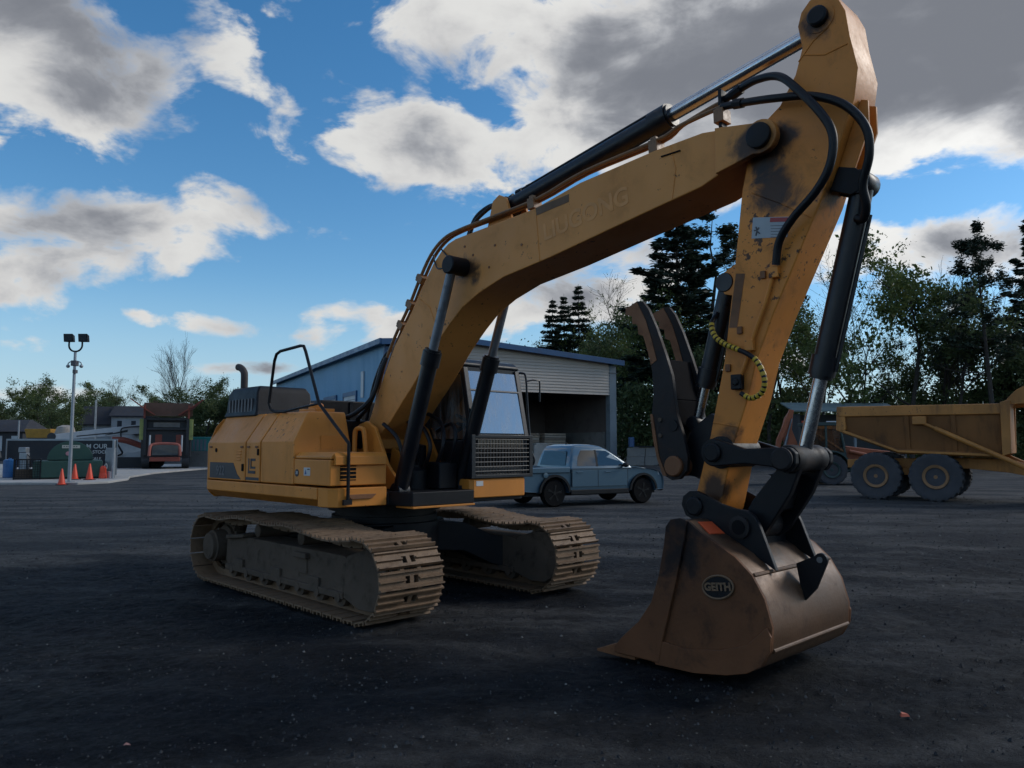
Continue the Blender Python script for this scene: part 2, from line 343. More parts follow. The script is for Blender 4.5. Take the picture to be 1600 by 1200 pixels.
M_dull = paint('dull_rod', (.20, .22, .25), .38, metal=.8, dirt=(.08, .07, .06), amt=.5, scale=5, bump=.04)
M_steel = paint('worn_shoe_steel', (.185, .115, .066), .6, metal=.12, dirt=(.065, .036, .021), amt=.8, scale=6, bump=.25, var=.2)
M_frame = paint('dusty_frame', (.098, .074, .056), .85, dirt=(.036, .026, .019), amt=.75, scale=4, bump=.3, spec=.2)
M_rust = paint('bucket_steel', (.150, .062, .027), .6, metal=.1, dirt=(.038, .021, .013), amt=.75, scale=2.6, bump=.16, var=.25, spec=.3, grease=((4.75, -.5, 1.05, .36), (5.25, 0, 1.0, .36)), gcol=(.007, .007, .009))
M_worn = paint('polished_bucket_steel', (.120, .062, .032), .45, metal=.2, dirt=(.045, .020, .010), amt=.85, scale=3.2, bump=.14, var=.2, grease=((5.1, 0, 1.15, .42),), gcol=(.007, .007, .009))
M_thumb = paint('thumb_steel', (.018, .016, .017), .55, metal=.1, spec=.3, dirt=(.065, .034, .020), amt=.6, scale=3, bump=.15)
M_edge = paint('rusty_edge', (.20, .085, .035), .55, metal=.2, dirt=(.06, .03, .02), amt=.6, scale=5, bump=.15)
M_hose = plain('rubber_hose', (.005, .006, .009), .45, spec=.35)
M_pipe = paint('pipe_paint', (.23, .115, .045), .4, dirt=(.07, .04, .025), amt=.7, scale=9, bump=.05)
M_glass = glass('cab_glass', (.30, .36, .40), .38, .012, .38, (.50, .52, .54))  # heavy pale streaks stand in for white cloud mirrored in the panes
M_white = plain('sticker_white', (.55, .56, .56), .4)
M_navy = plain('decal_navy', (.016, .022, .036), .45)
M_dark = plain('dark_void', (.004, .004, .005), .8, spec=.2)
M_ghost = paint('faded_lettering', (.70, .31, .09), .5, dirt=(.68, .285, .070), amt=.9, scale=5, bump=0)
M_red = plain('warning_red', (.35, .03, .03), .4)
M_orange = plain('spray_orange', (.62, .09, .025), .6)
M_yhose = plain('hose_wrap_yellow', (.55, .36, .03), .5)
M_grey = plain('grey_print', (.10, .10, .11), .5)

EX = thing('excavator', 'large yellow tracked excavator with raised boom and bucket resting on dark ground', 'excavator', (-1.61, 9.83, 0), R(-46))
GA = 1.195
# ---- undercarriage
ZI, RI = .425, .385
def track_path():
    P = []                                       # (x, z), outer plate line, going round clockwise from the rear bottom
    for i in range(41): P.append((-1.80 + 3.60 * i / 40, .035))
    for i in range(1, 24):
        a = -math.pi / 2 + math.pi * i / 24; P.append((1.80 + RI * math.cos(a), ZI + RI * math.sin(a)))
    top = [(1.80, .81), (1.25, .765), (.75, .80), (.35, .845), (-.1, .825), (-.55, .85), (-.95, .845), (-1.35, .80), (-1.80, .815)]
    P += [(p.x, p.y) for p in smooth_path([(x, z, 0) for x, z in top], 8)]
    for i in range(1, 24):
        a = math.pi / 2 + math.pi * i / 24; P.append((-1.80 + RI * math.cos(a), ZI + RI * math.sin(a)))
    P.append(P[0]); return P
TP = track_path()
def resample(P, n):
    d = [0]
    for i in range(1, len(P)): d.append(d[-1] + math.dist(P[i], P[i - 1]))
    out = []; j = 0
    for k in range(n):
        t = d[-1] * k / n
        while d[j + 1] < t: j += 1
        u = (t - d[j]) / (d[j + 1] - d[j] + 1e-9)
        out.append((P[j][0] + (P[j + 1][0] - P[j][0]) * u, P[j][1] + (P[j + 1][1] - P[j][1]) * u))
    return out, d[-1]
NSH = 50
SP, TL = resample(TP, NSH); PITCH = TL / NSH
SW = .375
def shoe_mesh():
    b = MB(); L = PITCH * .5
    # plate in pieces that leave two slots in the middle; local x along the track, z outward
    for y0, y1 in ((-SW, -.075), (.075, SW)): b.box(-L * .90, L * .90, y0, y1, -.012, .004)
    b.box(-L * .90, -L * .42, -.075, .075, -.012, .004); b.box(L * .30, L * .90, -.075, .075, -.012, .004); b.box(-L * .42, L * .30, -.022, .022, -.012, .004)
    for x, hgt in ((-L * .80, .034), (-L * .02, .030), (L * .76, .030)):
        if abs(x + L * .02) < 1e-6:
            for y0, y1 in ((-SW, -.080), (.080, SW)): b.py([(x - .013, .003), (x + .013, .003), (x + .007, hgt), (x - .007, hgt)], y0, y1)
        else: b.py([(x - .013, .003), (x + .013, .003), (x + .007, hgt), (x - .007, hgt)], -SW, SW)
    for y in (-.10, .10): b.py([(-L * 1.15, -.012), (L * .8, -.012), (L * 1.05, -.06), (L * .7, -.095), (-L * .8, -.095), (-L * 1.25, -.05)], y - .022, y + .022)
    return b.mesh('track_shoe')
SHOE = shoe_mesh(); SHOE.materials.append(M_steel)
rnd = random.Random(4)
def track(sy):
    y = sy * GA; f = MB()
    f.py([(-1.42, .20), (1.36, .20), (1.42, .26), (1.42, .56), (1.28, .60), (.3, .60), (-1.2, .60), (-1.46, .56), (-1.48, .28)], y - .20, y + .20)
    f.py([(-1.42, .17), (1.34, .17), (1.34, .24), (-1.42, .24)], y - .235, y + .235)
    f.py([(-1.40, .545), (-.9, .60), (-.9, .64), (-1.40, .60)], y - .25, y + .25)
    for x in (-1.05, -.1, .75): f.box(x - .11, x + .11, y - .235, y + .235, .22, .33)
    f.box(.35, .62, y - .26, y + .26, .50, .56); f.box(.42, .58, y - .215, y + .215, .33, .5)
    t = f.obj('track_frame', M_frame, EX, .012)
    for k in range(7):
        x = -1.25 + 2.5 * k / 6
        MB().lathe([(.05, -.24), (.05, -.21), (.10, -.20), (.10, -.13), (.085, -.12), (.085, .12), (.10, .13), (.10, .20), (.05, .21), (.05, .24)], (x, y, .185), 'y', 16).obj('roller', M_frame, t)
    for x in (-.62, .42):
        MB().lathe([(.04, -.22), (.075, -.2), (.075, .2), (.04, .22)], (x, y, .70), 'y', 14).obj('carrier_roller', M_frame, t)
    MB().lathe([(.05, -.20), (.12, -.20), (.13, -.15), (.26, -.15), (.29, -.18), (.325, -.17), (.335, -.06), (.29, -.05), (.29, .05), (.335, .06), (.325, .17), (.29, .18), (.26, .15), (.13, .15), (.12, .20), (.05, .20)], (1.80, y, ZI), 'y', 28).obj('idler', M_frame, t)
    MB().py([(1.34, .19), (1.62, .11), (1.86, .12), (2.0, .20), (2.08, .34), (2.09, .48), (2.02, .62), (1.88, .70), (1.70, .70), (1.40, .61)], y - .225, y - .185).py([(1.34, .19), (1.62, .11), (1.86, .12), (2.0, .20), (2.08, .34), (2.09, .48), (2.02, .62), (1.88, .70), (1.70, .70), (1.40, .61)], y + .185, y + .225).obj('idler_guard', M_frame, t, .01)
    s = MB(); n = 21; prof = []
    for i in range(n * 4):
        a = 2 * math.pi * i / (n * 4); r = .31 if i % 4 in (0, 1) else .265
        prof.append((-1.80 + r * math.cos(a), ZI + r * math.sin(a)))
    s.py(prof, y - .04, y + .04).obj('sprocket', M_frame, t)
    o_ = -1 if sy < 0 else 1
    MB().lathe([(.05, .31 * o_), (.165, .30 * o_), (.175, .26 * o_), (.20, .25 * o_), (.20, .10 * o_), (.25, .08 * o_), (.25, -.10 * o_), (.05, -.10 * o_)], (-1.80, y, ZI), 'y', 24).obj('final_drive', M_frame, t)
    for i in range(NSH):
        a, b_, c = SP[i - 1], SP[i], SP[(i + 1) % NSH]
        ang = math.atan2(c[1] - a[1], c[0] - a[0])
        o = link('track_shoe', SHOE, None, t)
        # local +z must point outward: the path runs counter-clockwise seen from -y, outward is to its right
        o.matrix_local = Matrix.Translation((b_[0], y, b_[1])) @ Matrix.Rotation(-ang, 4, 'Y') @ Matrix.Rotation(math.pi, 4, 'X') @ Matrix.Rotation(rnd.uniform(-.012, .012), 4, 'Y')
    return t
track(-1); track(1)
cbm = MB()
cbm.pz([(.75 * math.cos(a * math.pi / 8), .75 * math.sin(a * math.pi / 8)) for a in range(16)], .46, .80)
for sx in (-1, 1):
    for sy in (-1, 1):
        secs = []
        for t_, wx, z0, z1 in ((0., .46, .44, .79), (.45, .36, .42, .77), (.8, .30, .26, .62), (1., .34, .20, .58)):
            cx_ = sx * (.38 + .62 * t_); cy_ = sy * (.25 + .80 * t_)
            secs.append([(cx_ - wx / 2, cy_, z0), (cx_ + wx / 2, cy_, z0), (cx_ + wx / 2, cy_, z1), (cx_ - wx / 2, cy_, z1)])
        cbm.loft(secs)
cbm.obj('car_body', M_blk, EX, .012)
b = MB().lathe([(.4, .78), (.66, .78), (.66, .87), (.62, .87), (.62, .93), (.70, .93), (.70, 1.04), (.4, 1.04)], (0, 0, 0), 'z', 40)
b.obj('swing_bearing', M_blk, EX)
# ---- revolving frame
MB().pz([(-2.2, -1.22), (.78, -1.24), (.92, -1.20), (.96, -.62), (1.28, -.52), (1.30, .36), (1.18, .40), (1.18, 1.28), (-2.2, 1.28)], 1.045, 1.20).obj('deck', M_blk, EX, .01)
MB().box(-2.15, -.02, -.97, 1.24, 1.205, 2.03).obj('engine_bay', M_blk, EX, .02)
MB().box(.99, 1.318, -.54, .36, 1.022, 1.044).obj('deck_lip', M_yel, EX, .004)
# counterweight
rings = []
def cwplan(ins):
    pts = []
    for i in range(25):
        a = -1 + 2 * i / 24; pts.append((-2.22 - (.63 - ins) * math.sqrt(max(0, 1 - abs(a) ** 2.6)) , a * (1.36 - ins)))
    return [(-2.215, -(1.36 - ins))] + pts[1:-1] + [(-2.215, 1.36 - ins)]
for z, ins in ((1.03, .10), (1.10, .02), (1.18, 0), (1.74, 0), (1.98, .10), (2.09, .20)): rings.append([(x, y, z) for x, y in cwplan(ins)])
MB().loft(rings).obj('counterweight', M_yel, EX, .012)
def door_prof(o=0.): return [(-.99, 1.275), (-1.36 - o, 1.275), (-1.36 - o, 1.765), (-1.335 - o, 1.80), (-1.13, 2.10), (-1.09, 2.125), (-.99, 2.125)]
def door(x0, x1): return MB().px(door_prof(), x0, x1).obj('side_door', M_yel, EX, .012)
d1 = door(-2.205, -1.090); d2 = door(-1.066, -.690)
for d_, xs in ((d1, (-2.12, -1.18)), (d2, (-.99, -.77))):
    for x in xs: MB().box(x - .035, x + .035, -1.372, -1.355, 1.69, 1.715).obj('hinge', M_edge, d_, .004)
MB().box(-1.17, -1.12, -1.374, -1.355, 1.40, 1.49).obj('door_latch', M_dark, d1, .008)
MB().box(-.75, -.71, -1.374, -1.355, 1.60, 1.68).obj('door_latch', M_dark, d2, .008)
MB().px([(-y, z) for y, z in door_prof()], -2.205, -1.0).obj('side_door', M_yel, EX, .012)
# decals on the doors: navy number plate, letter mark, thin stripe, pressed handle
MB().py([(-2.14, 1.295), (-1.19, 1.295), (-1.30, 1.36), (-1.42, 1.50), (-2.14, 1.50)], -1.363, -1.361).obj('number_decal', M_navy, d1)
o = link('lettering', text_mesh('922', .17, .0015, bold=.004), M_grey, d1); frame_matrix(o, (-1.80, -1.365, 1.39), (1, 0, 0), (0, 0, 1))
MB().box(-1.06, -.70, -1.3625, -1.361, 1.295, 1.33).obj('stripe_decal', M_navy, d2)
lc = MB(); lc.box(-.99, -.965, -1.364, -1.361, 1.40, 1.56).box(-.99, -.80, -1.366, -1.3615, 1.375, 1.41).box(-.93, -.80, -1.364, -1.361, 1.53, 1.56).box(-.93, -.905, -1.366, -1.3615, 1.45, 1.555).box(-.93, -.80, -1.3645, -1.361, 1.435, 1.462)
lc.obj('letter_mark', M_navy, d2)
h = MB()
for k in range(4): h.box(-1.345, -1.20, -1.368, -1.355, 1.535 + .035 * k, 1.550 + .035 * k)
h.obj('door_vent', M_yel, d1, .003)
MB().lathe([(.028, -.006), (.028, .01)], (-1.95, -1.362, 1.66), 'y', 12).obj('door_lock', M_dark, d1)
# fuel tank with chamfered shoulder on two sides
tk = MB(); x0, x1 = -.665, .15
ring = lambda z, i: [(x0, -1.36 + i, z), (x1 - i * .5, -1.36 + i, z), (x1 - i * .5, -.62, z), (x0, -.62, z)]
tk.loft([ring(1.275, 0), ring(1.765, 0), ring(2.10, .225), ring(2.125, .27)])
tank = tk.obj('fuel_tank', M_yel, EX, .014)
MB().box(-.45, -.05, -.98, -.72, 2.126, 2.165).lathe([(.09, 2.165), (.09, 2.215), (.07, 2.235)], (-.25, -.86, 0), 'z', 18).obj('filler_cap', M_yel, tank, .006)
MB().box(.152, .156, -1.02, -.72, 1.68, 1.84).obj('tank_panel', M_yel, tank, .002)
# toolbox and step in front of the tank
tb = MB().box(.165, .945, -1.36, -.64, 1.285, 1.565).obj('toolbox', M_yel, EX, .012)
lid = MB().px([(-1.35, 1.572), (-1.35, 1.60), (-1.30, 1.645), (-.70, 1.645), (-.66, 1.60), (-.66, 1.572)], .18, .95).obj('toolbox_lid', M_yel, tb, .008)
MB().py([(.951, 1.50), (.985, 1.51), (.985, 1.60), (.951, 1.64)], -1.32, -.67).obj('lid_lip', M_yel, lid, .006)
gb = MB().box(.9455, .949, -1.24, -1.04, 1.34, 1.50).obj('grille', M_dark, tb)
for k in range(4): MB().box(.949, .956, -1.24, -1.04, 1.352 + .042 * k, 1.362 + .042 * k).obj('grille_bar', M_yel, gb)
MB().lathe([(.042, -.003), (.042, .001)], (.235, -1.361, 1.412), 'y', 20).obj('round_decal', M_navy, tb)
o = link('lettering', text_mesh('38', .05, .001, bold=.001), M_white, tb); frame_matrix(o, (.235, -1.3655, 1.412), (1, 0, 0), (0, 0, 1))
stk = MB().box(.39, .53, -1.363, -1.361, 1.385, 1.475).obj('sticker', M_white, tb)
MB().py([(.41, 1.40), (.455, 1.40), (.432, 1.455)], -1.3645, -1.3632).obj('sticker_mark', plain('print_blue', (.05, .12, .3)), stk)
MB().box(.47, .52, -1.3645, -1.3632, 1.45, 1.462).obj('sticker_mark', M_navy, stk)
# skirt: lit side band with an undercut, then the front block
sk = MB().px([(-1.25, 1.262), (-1.372, 1.262), (-1.372, 1.135), (-1.24, 1.045), (-1.20, 1.045), (-1.20, 1.262)], -2.205, .70).obj('skirt', M_yel, EX, .010)
fb = MB().pz([(.705, -1.366), (.88, -1.345), (.965, -1.27), (.985, -.66), (.705, -.66)], 1.055, 1.262).obj('front_step', M_yel, EX, .012)
MB().px([(-1.18, 1.19), (-.80, 1.19), (-.86, 1.14), (-1.12, 1.14)], .978, .995).obj('step_recess', M_edge, fb, .004)
# handrail
hr = [(1.0, -1.17, 1.10), (1.0, -1.17, 1.74), (.66, -1.16, 1.97), (.33, -1.155, 2.20), (-.01, -1.15, 2.83), (-.06, -1.15, 2.90), (-.14, -1.15, 2.91), (-.64, -1.15, 2.89), (-.74, -1.15, 2.86), (-.79, -1.15, 2.78), (-.91, -1.15, 2.25), (-.88, -1.13, 2.17), (-.80, -1.12, 2.14), (-.52, -1.12, 2.135)]
r_ = MB().tube(hr, .019, 10).tube([(-.55, -1.12, 2.135), (-.2, -1.14, 2.16), (.33, -1.155, 2.20)], .015, 8).box(.985, 1.02, -1.23, -1.13, 1.085, 1.14)
r_.obj('handrail', M_blk, EX)
# engine hood
eh = MB(); hx0, hx1, hy0, hy1 = -2.24, -1.32, -1.12, -.30
rg = lambda z, i: [(hx0 + i, hy0 + i, z), (hx1 - i, hy0 + i, z), (hx1 - i, hy1 - i, z), (hx0 + i, hy1 - i, z)]
hood = eh.loft([rg(2.10, -.03), rg(2.18, 0), rg(2.42, .02), rg(2.51, .07)]).obj('engine_hood', M_blk, EX, .03, 3)
for k in range(8):
    x = hx0 + .10 + .095 * k; MB().box(x, x + .035, hy0 - .004, hy0 + .02, 2.16, 2.34).obj('vent_slot', M_grey, hood)
MB().tube(smooth_path([(-2.0, -.98, 2.45), (-2.0, -.98, 2.68), (-2.03, -.98, 2.75), (-2.10, -.99, 2.80), (-2.16, -1.0, 2.815)], 5), .048, 14, False).obj('exhaust_pipe', paint('exhaust_rust', (.045, .035, .032), .6, amt=.6), hood)
hc = MB().px([(-.28, 2.04), (-.28, 2.30), (-.22, 2.35), (1.10, 2.35), (1.22, 2.28), (1.22, 2.04)], -1.95, -1.22).obj('hood_cover', M_blk, EX, .02)
MB().box(-1.218, -1.205, .22, .27, 2.06, 2.34).obj('seam_band', M_cab, hc)
# boom foot bracket and clutter between boom and cab
for y in (-.41, .37): MB().py([(-.45, 1.21), (.95, 1.21), (.62, 1.5), (.36, 1.93), (.18, 2.02), (.0, 1.98), (-.12, 1.8), (-.40, 1.5)], y - .0, y + .045).obj('boom_bracket', M_yel, EX, .01)
MB().tube(smooth_path([(.15, -.56, 1.64), (.16, -.56, 1.86), (.19, -.55, 1.92), (.27, -.53, 1.92), (.30, -.52, 1.86), (.31, -.5, 1.62)], 4), .03, 10).obj('guard_loop', M_yel, EX)
MB().lathe([(.20, 1.20), (.20, 1.42), (.15, 1.46), (.15, 1.72), (.08, 1.74)], (.62, -.02, 0), 'z', 20).obj('swing_motor', M_blk, EX)
vb = MB().box(.50, 1.02, .06, .34, 1.20, 1.52).obj('valve_block', M_blk, EX, .02)
for k, (pa) in enumerate([[(.72, -.06, 1.45), (.80, -.10, 1.72), (.62, -.06, 1.95), (.40, .02, 2.05)], [(.80, .0, 1.45), (.92, .0, 1.7), (.74, .04, 1.92), (.46, .1, 2.02)], [(.92, .1, 1.5), (1.04, .1, 1.75), (.86, .2, 2.0), (.5, .2, 2.15)], [(.98, .22, 1.5), (1.12, .22, 1.8), (.98, .27, 1.98), (.7, .28, 1.9)], [(.6, -.3, 1.25), (.78, -.3, 1.5), (.70, -.32, 1.8), (.38, -.3, 1.98)]]):
    MB().tube(smooth_path(pa, 5), .024, 8).obj('hydraulic_hose', M_hose, EX)
MB().py([(.2, 1.21), (.74, 1.21), (.5, 1.62), (.30, 1.70)], -.12, -.08).obj('web_plate', M_yel, EX, .006)
# ---- cab
CX0, CX1, CY0, CY1 = -.60, 1.20, .40, 1.36
cab = MB()
def bar(b_, p, q_, w=.05, d=.05):
    p, q_ = Vector(p), Vector(q_); t = (q_ - p).normalized(); u = t.cross(Vector((0, 1, 0))).normalized(); v = t.cross(u)
    if u.length < .5: u = Vector((1, 0, 0)); v = Vector((0, 0, 1))
    b_.loft([[e + u * a * w + v * c * d for a, c in ((-1, -1), (1, -1), (1, 1), (-1, 1))] for e in (p, q_)])
for y in (CY0 + .04, CY1 - .04):
    bar(cab, (1.17, y, 1.33), (1.18, y, 1.86), .04, .04); bar(cab, (1.18, y, 1.84), (1.00, y, 2.68), .04, .04)
    bar(cab, (-.52, y, 1.33), (-.52, y, 2.68), .06, .04); bar(cab, (.30, y, 1.33), (.28, y, 2.68), .04, .035)
    cab.box(-.56, 1.18, y - .03, y + .03, 1.33, 1.78); cab.box(-.55, 1.0, y - .035, y + .035, 2.60, 2.70)
cab.box(-.58, 1.2, CY0 + .02, CY1 - .02, 1.325, 1.38); cab.box(1.15, 1.20, CY0 + .02, CY1 - .02, 1.38, 1.46); cab.box(1.155, 1.20, CY0 + .02, CY1 - .02, 1.80, 1.87)
cab.box(-.58, -.54, CY0 + .02, CY1 - .02, 1.38, 1.9); cab.box(.96, 1.02, CY0 + .02, CY1 - .02, 2.62, 2.70)
CAB = cab.obj('cab', M_cab, EX, .012)
rf = MB(); rr = lambda z, i: [(CX0 + .02 + i, CY0 + i, z), (1.03 - i, CY0 + i, z), (1.03 - i, CY1 - i, z), (CX0 + .02 + i, CY1 - i, z)]
rf.loft([rr(2.69, 0), rr(2.73, -.01), rr(2.78, .04), rr(2.80, .12)]).obj('cab_roof', M_cab, CAB, .02, 3)
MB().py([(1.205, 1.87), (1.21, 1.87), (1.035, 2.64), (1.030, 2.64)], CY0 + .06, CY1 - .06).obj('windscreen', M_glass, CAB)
MB().py([(1.098, 2.395), (1.106, 2.395), (1.102, 2.413), (1.094, 2.413)], CY0 + .06, CY1 - .06).obj('pane_joint', M_grey, CAB)
for y in (CY0 + .035, CY1 - .035):
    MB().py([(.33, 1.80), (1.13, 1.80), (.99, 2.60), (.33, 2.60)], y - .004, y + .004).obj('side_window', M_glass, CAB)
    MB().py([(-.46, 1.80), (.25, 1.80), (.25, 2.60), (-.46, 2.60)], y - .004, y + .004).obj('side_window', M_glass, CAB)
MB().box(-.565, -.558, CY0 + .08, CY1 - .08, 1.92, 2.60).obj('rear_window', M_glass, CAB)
st = MB().box(-.25, .28, .66, 1.12, 1.55, 1.70).box(-.32, -.18, .66, 1.12, 1.66, 2.28).box(-.30, -.20, .76, 1.02, 2.28, 2.46).box(-.15, .15, .72, 1.06, 1.38, 1.56)
st.obj('operator_seat', M_blk, CAB, .04, 3)
lp = MB().box(1.198, 1.202, CY0 + .08, CY1 - .08, 1.46, 1.80).obj('lower_window', glass('lower_glass', (.10, .12, .13), .05, .05, .10, (.12, .12, .12)), CAB)
gd = MB()
for y in (CY0 - .01, CY1 + .005): gd.box(1.225, 1.26, y - .03, y + .03, 1.325, 1.85)
gd.box(1.225, 1.26, CY0 + .02, CY1 - .02, 1.325, 1.365); gd.box(1.225, 1.26, CY0 + .02, CY1 - .02, 1.81, 1.85)
GD = gd.obj('guard_frame', M_cab, CAB, .006)
M_wire = plain('guard_wire', (.035, .042, .052), .4)
for k in range(17): y = CY0 + .07 + k * (CY1 - CY0 - .14) / 16; MB().cyl((1.243, y, 1.36), (1.243, y, 1.82), .0048, n=6).obj('guard_bar', M_wire, GD)
for k in range(8): z = 1.41 + k * .055; MB().cyl((1.250, CY0 + .02, z), (1.250, CY1 - .02, z), .0048, n=6).obj('guard_bar', M_wire, GD)
mr = MB().tube(smooth_path([(.98, 1.36, 2.66), (1.04, 1.42, 2.67), (1.08, 1.45, 2.60), (1.11, 1.45, 2.19), (1.17, 1.45, 1.69), (1.23, 1.45, 1.54), (1.20, 1.43, 1.46), (1.14, 1.37, 1.43)], 4), .014, 8)
mr.tube([(1.08, 1.45, 2.56), (1.10, 1.56, 2.585), (1.12, 1.66, 2.58), (1.12, 1.67, 2.54), (1.12, 1.67, 2.30)], .011, 8); mr.obj('cab_grab_rail', M_cab, CAB)
MB().tube(smooth_path([(1.17, .72, 1.90), (1.10, .85, 2.2), (1.07, .92, 2.34)], 4), .007, 6).tube([(1.115, .95, 2.15), (1.05, .89, 2.50)], .008, 6).obj('wiper', M_cab, CAB)
cbp = MB().pz([(.42, .38), (1.20, .37), (1.235, .42), (1.235, 1.26), (1.17, 1.33), (.42, 1.33)], 1.09, 1.318).obj('cab_base', M_yel, EX, .014)
MB().box(.86, .98, .366, .3685, 1.13, 1.24).obj('sticker', M_white, cbp)
MB().box(.99, 1.07, .366, .3685, 1.15, 1.24).obj('sticker', M_navy, cbp)
MB().box(1.2365, 1.239, .45, .56, 1.235, 1.295).obj('sticker', M_white, cbp)
# ---- boom
BO = [(-.10, 1.80), (.0, 1.97), (.32, 2.54), (.56, 2.92), (.88, 3.28), (1.10, 3.57), (1.30, 3.805), (1.45, 3.927), (1.57, 3.99), (1.70, 4.02), (2.2, 4.045), (2.93, 4.085), (3.54, 4.20), (4.40, 4.27), (4.86, 4.285), (5.20, 4.235),
      (5.20, 3.96), (4.84, 3.83), (4.22, 3.73), (3.15, 3.55), (2.48, 3.46), (2.10, 3.35), (1.82, 3.225), (1.60, 3.06), (1.376, 2.868), (.92, 2.40), (.75, 2.25), (.49, 2.005), (.20, 1.80), (.20, 1.68), (.06, 1.62), (-.06, 1.67)]
bo = MB().py(BO, -.28, .28)
BOOM = bo.obj('boom', M_boom, EX, .012)
for pa in ([(1.02, 3.46), (1.25, 3.30), (1.42, 2.94)], [(2.95, 4.07), (3.0, 3.54)], [(4.55, 4.26), (4.60, 4.05), (4.56, 3.80)]):
    MB().tube([(x, -.281, z) for x, z in pa], .006, 6).obj('weld_seam', M_boom, BOOM)
for y in (-.285, .285):
    s_ = 1 if y > 0 else -1
    MB().py([(5.39 + .135 * math.cos(a), 4.085 + .135 * math.sin(a)) for a in [R(-115 + 230 * i / 14) for i in range(15)]] + [(5.0, 4.27), (5.0, 3.89)], y - .035, y + .035).obj('boom_ear', M_boom, BOOM, .008)
MB().lathe([(.085, -.365), (.10, -.36), (.10, -.322), (.08, -.32), (.08, .32), (.10, .322), (.10, .36), (.085, .365)], (5.39, 0, 4.085), 'y', 24).obj('arm_pin', M_blk, BOOM, .006)
MB().lathe([(.10, -.44), (.12, -.43), (.12, .43), (.10, .44)], (.06, 0, 1.80), 'y', 20).obj('foot_pin', M_blk, BOOM)
MB().lathe([(.09, -.52), (.10, -.51), (.10, .51), (.09, .52)], (1.85, 0, 3.665), 'y', 20).obj('cylinder_pin', M_blk, BOOM)
lt = link('lettering', text_mesh('LIUGONG', .235, .0012, bold=.006), M_ghost, BOOM); frame_matrix(lt, (3.58, -.2815, 3.87), (1, 0, .135), (-.135, 0, 1))
MB().py([(2.95, 4.005), (3.395, 4.045), (3.395, 4.12), (2.95, 4.085)], -.2830, -.2812).obj('worn_patch', paint('patch_brown', (.15, .085, .045), .6, amt=.5), BOOM)
for x, z, w in ((4.62, 4.19, .16),): MB().box(x - w, x + w * .2, -.292, -.281, z - .004, z + .006).obj('weld_bead', M_dark, BOOM)
for (x, z) in ((1.86, 3.9), (2.0, 3.78), (2.35, 3.82), (2.26, 3.60), (1.55, 3.45), (2.75, 3.75)): MB().lathe([(.014, -.004), (.014, .004)], (x, -.281, z), 'y', 10).obj('bolt_boss', M_edge, BOOM)
def cylinder(name, p0, p1, r, rr_, split, yo, cap=.0, mrod=M_chr, hw=None):
    p0 = Vector((p0[0], yo, p0[1])); p1 = Vector((p1[0], yo, p1[1])); L = (p1 - p0).length; t = (p1 - p0) / L; s_ = p0 + t * split
    hw = hw or r * .9
    b_ = MB().cyl(p0, s_, r, n=22).cyl(s_ - t * r * 1.9, s_, r * 1.22, n=22).cyl(s_ - t * .02, s_ + t * .025, r * 1.05, n=22).lathe([(r * 1.05, -hw), (r * 1.12, -hw * .9), (r * 1.12, hw * .9), (r * 1.05, hw)], tuple(p0), 'y', 18)
    B_ = b_.obj(name, M_cyl, EX)
    MB().cyl(s_, p1, rr_, n=18).obj('rod', mrod, B_)
    MB().lathe([(rr_ * 1.35, -hw), (rr_ * 1.5, -hw * .85), (rr_ * 1.5, hw * .85), (rr_ * 1.35, hw)], tuple(p1), 'y', 18).obj('rod_eye', M_cyl, B_)
    n = Vector((-t.z, 0, t.x)) * r * 1.25
    MB().tube([p0 + t * .22 + n, p0 + t * (split * .5) + n, s_ - t * .05 + n], .016, 8).obj('cylinder_pipe', M_cyl, B_)
    return B_
for yo in (-.44, .44): cylinder('boom_cylinder', (.93, 1.20), (1.85, 3.665), .088, .052, 1.66, yo, mrod=M_dull)
ac = cylinder('arm_cylinder', (2.28, 4.30), (5.82, 4.93), .098, .062, 2.12, 0.)
MB().py([(2.08, 4.03), (2.50, 4.04), (2.38, 4.36), (2.28, 4.41), (2.18, 4.36)], -.16, -.12).py([(2.08, 4.03), (2.50, 4.04), (2.38, 4.36), (2.28, 4.41), (2.18, 4.36)], .12, .16).obj('cylinder_lug', M_boom, BOOM, .006)
# ---- arm
AR = [(5.69, 4.72), (5.63, 4.53), (5.50, 4.33), (5.31, 4.20), (5.245, 4.08), (5.165, 3.75), (5.08, 3.12), (4.975, 2.41), (4.83, 1.80), (4.68, 1.30), (4.67, 1.20), (4.73, 1.12), (4.83, 1.12), (4.90, 1.20), (4.925, 1.29), (5.03, 1.71), (5.17, 2.08), (5.25, 2.37), (5.40, 2.72), (5.56, 3.04), (5.80, 3.52), (6.06, 4.20), (6.095, 4.42), (6.045, 4.68), (6.02, 4.88), (5.96, 5.02), (5.86, 5.08), (5.76, 5.07), (5.69, 5.0), (5.66, 4.90)]
ARM = MB().py(AR, -.20, .18).obj('arm', M_arm, EX, .012)
for pa in ([(5.70, 4.66), (5.86, 4.60), (6.03, 4.62)], [(5.66, 4.62), (5.78, 4.74), (5.90, 4.80)], [(5.25, 3.70), (5.50, 3.55), (5.72, 3.40)], [(4.86, 1.90), (5.08, 1.86)]):
    MB().tube([(x, -.201, z) for x, z in pa], .005, 6).obj('weld_seam', M_arm, ARM)
MB().lathe([(.085, -.21), (.115, -.205), (.115, .19), (.085, .195)], (5.83, 0, 4.90), 'y', 24).obj('boss', M_arm, ARM)
for (x, z, r, y0) in ((5.83, 4.90, .075, .24), (4.77, 1.235, .075, .36), (4.93, 1.66, .075, .34)):
    MB().lathe([(r * .8, -y0 - .01), (r, -y0), (r, y0), (r * .8, y0 + .01)], (x, -.01, z), 'y', 20).obj('pin', M_blk, ARM)
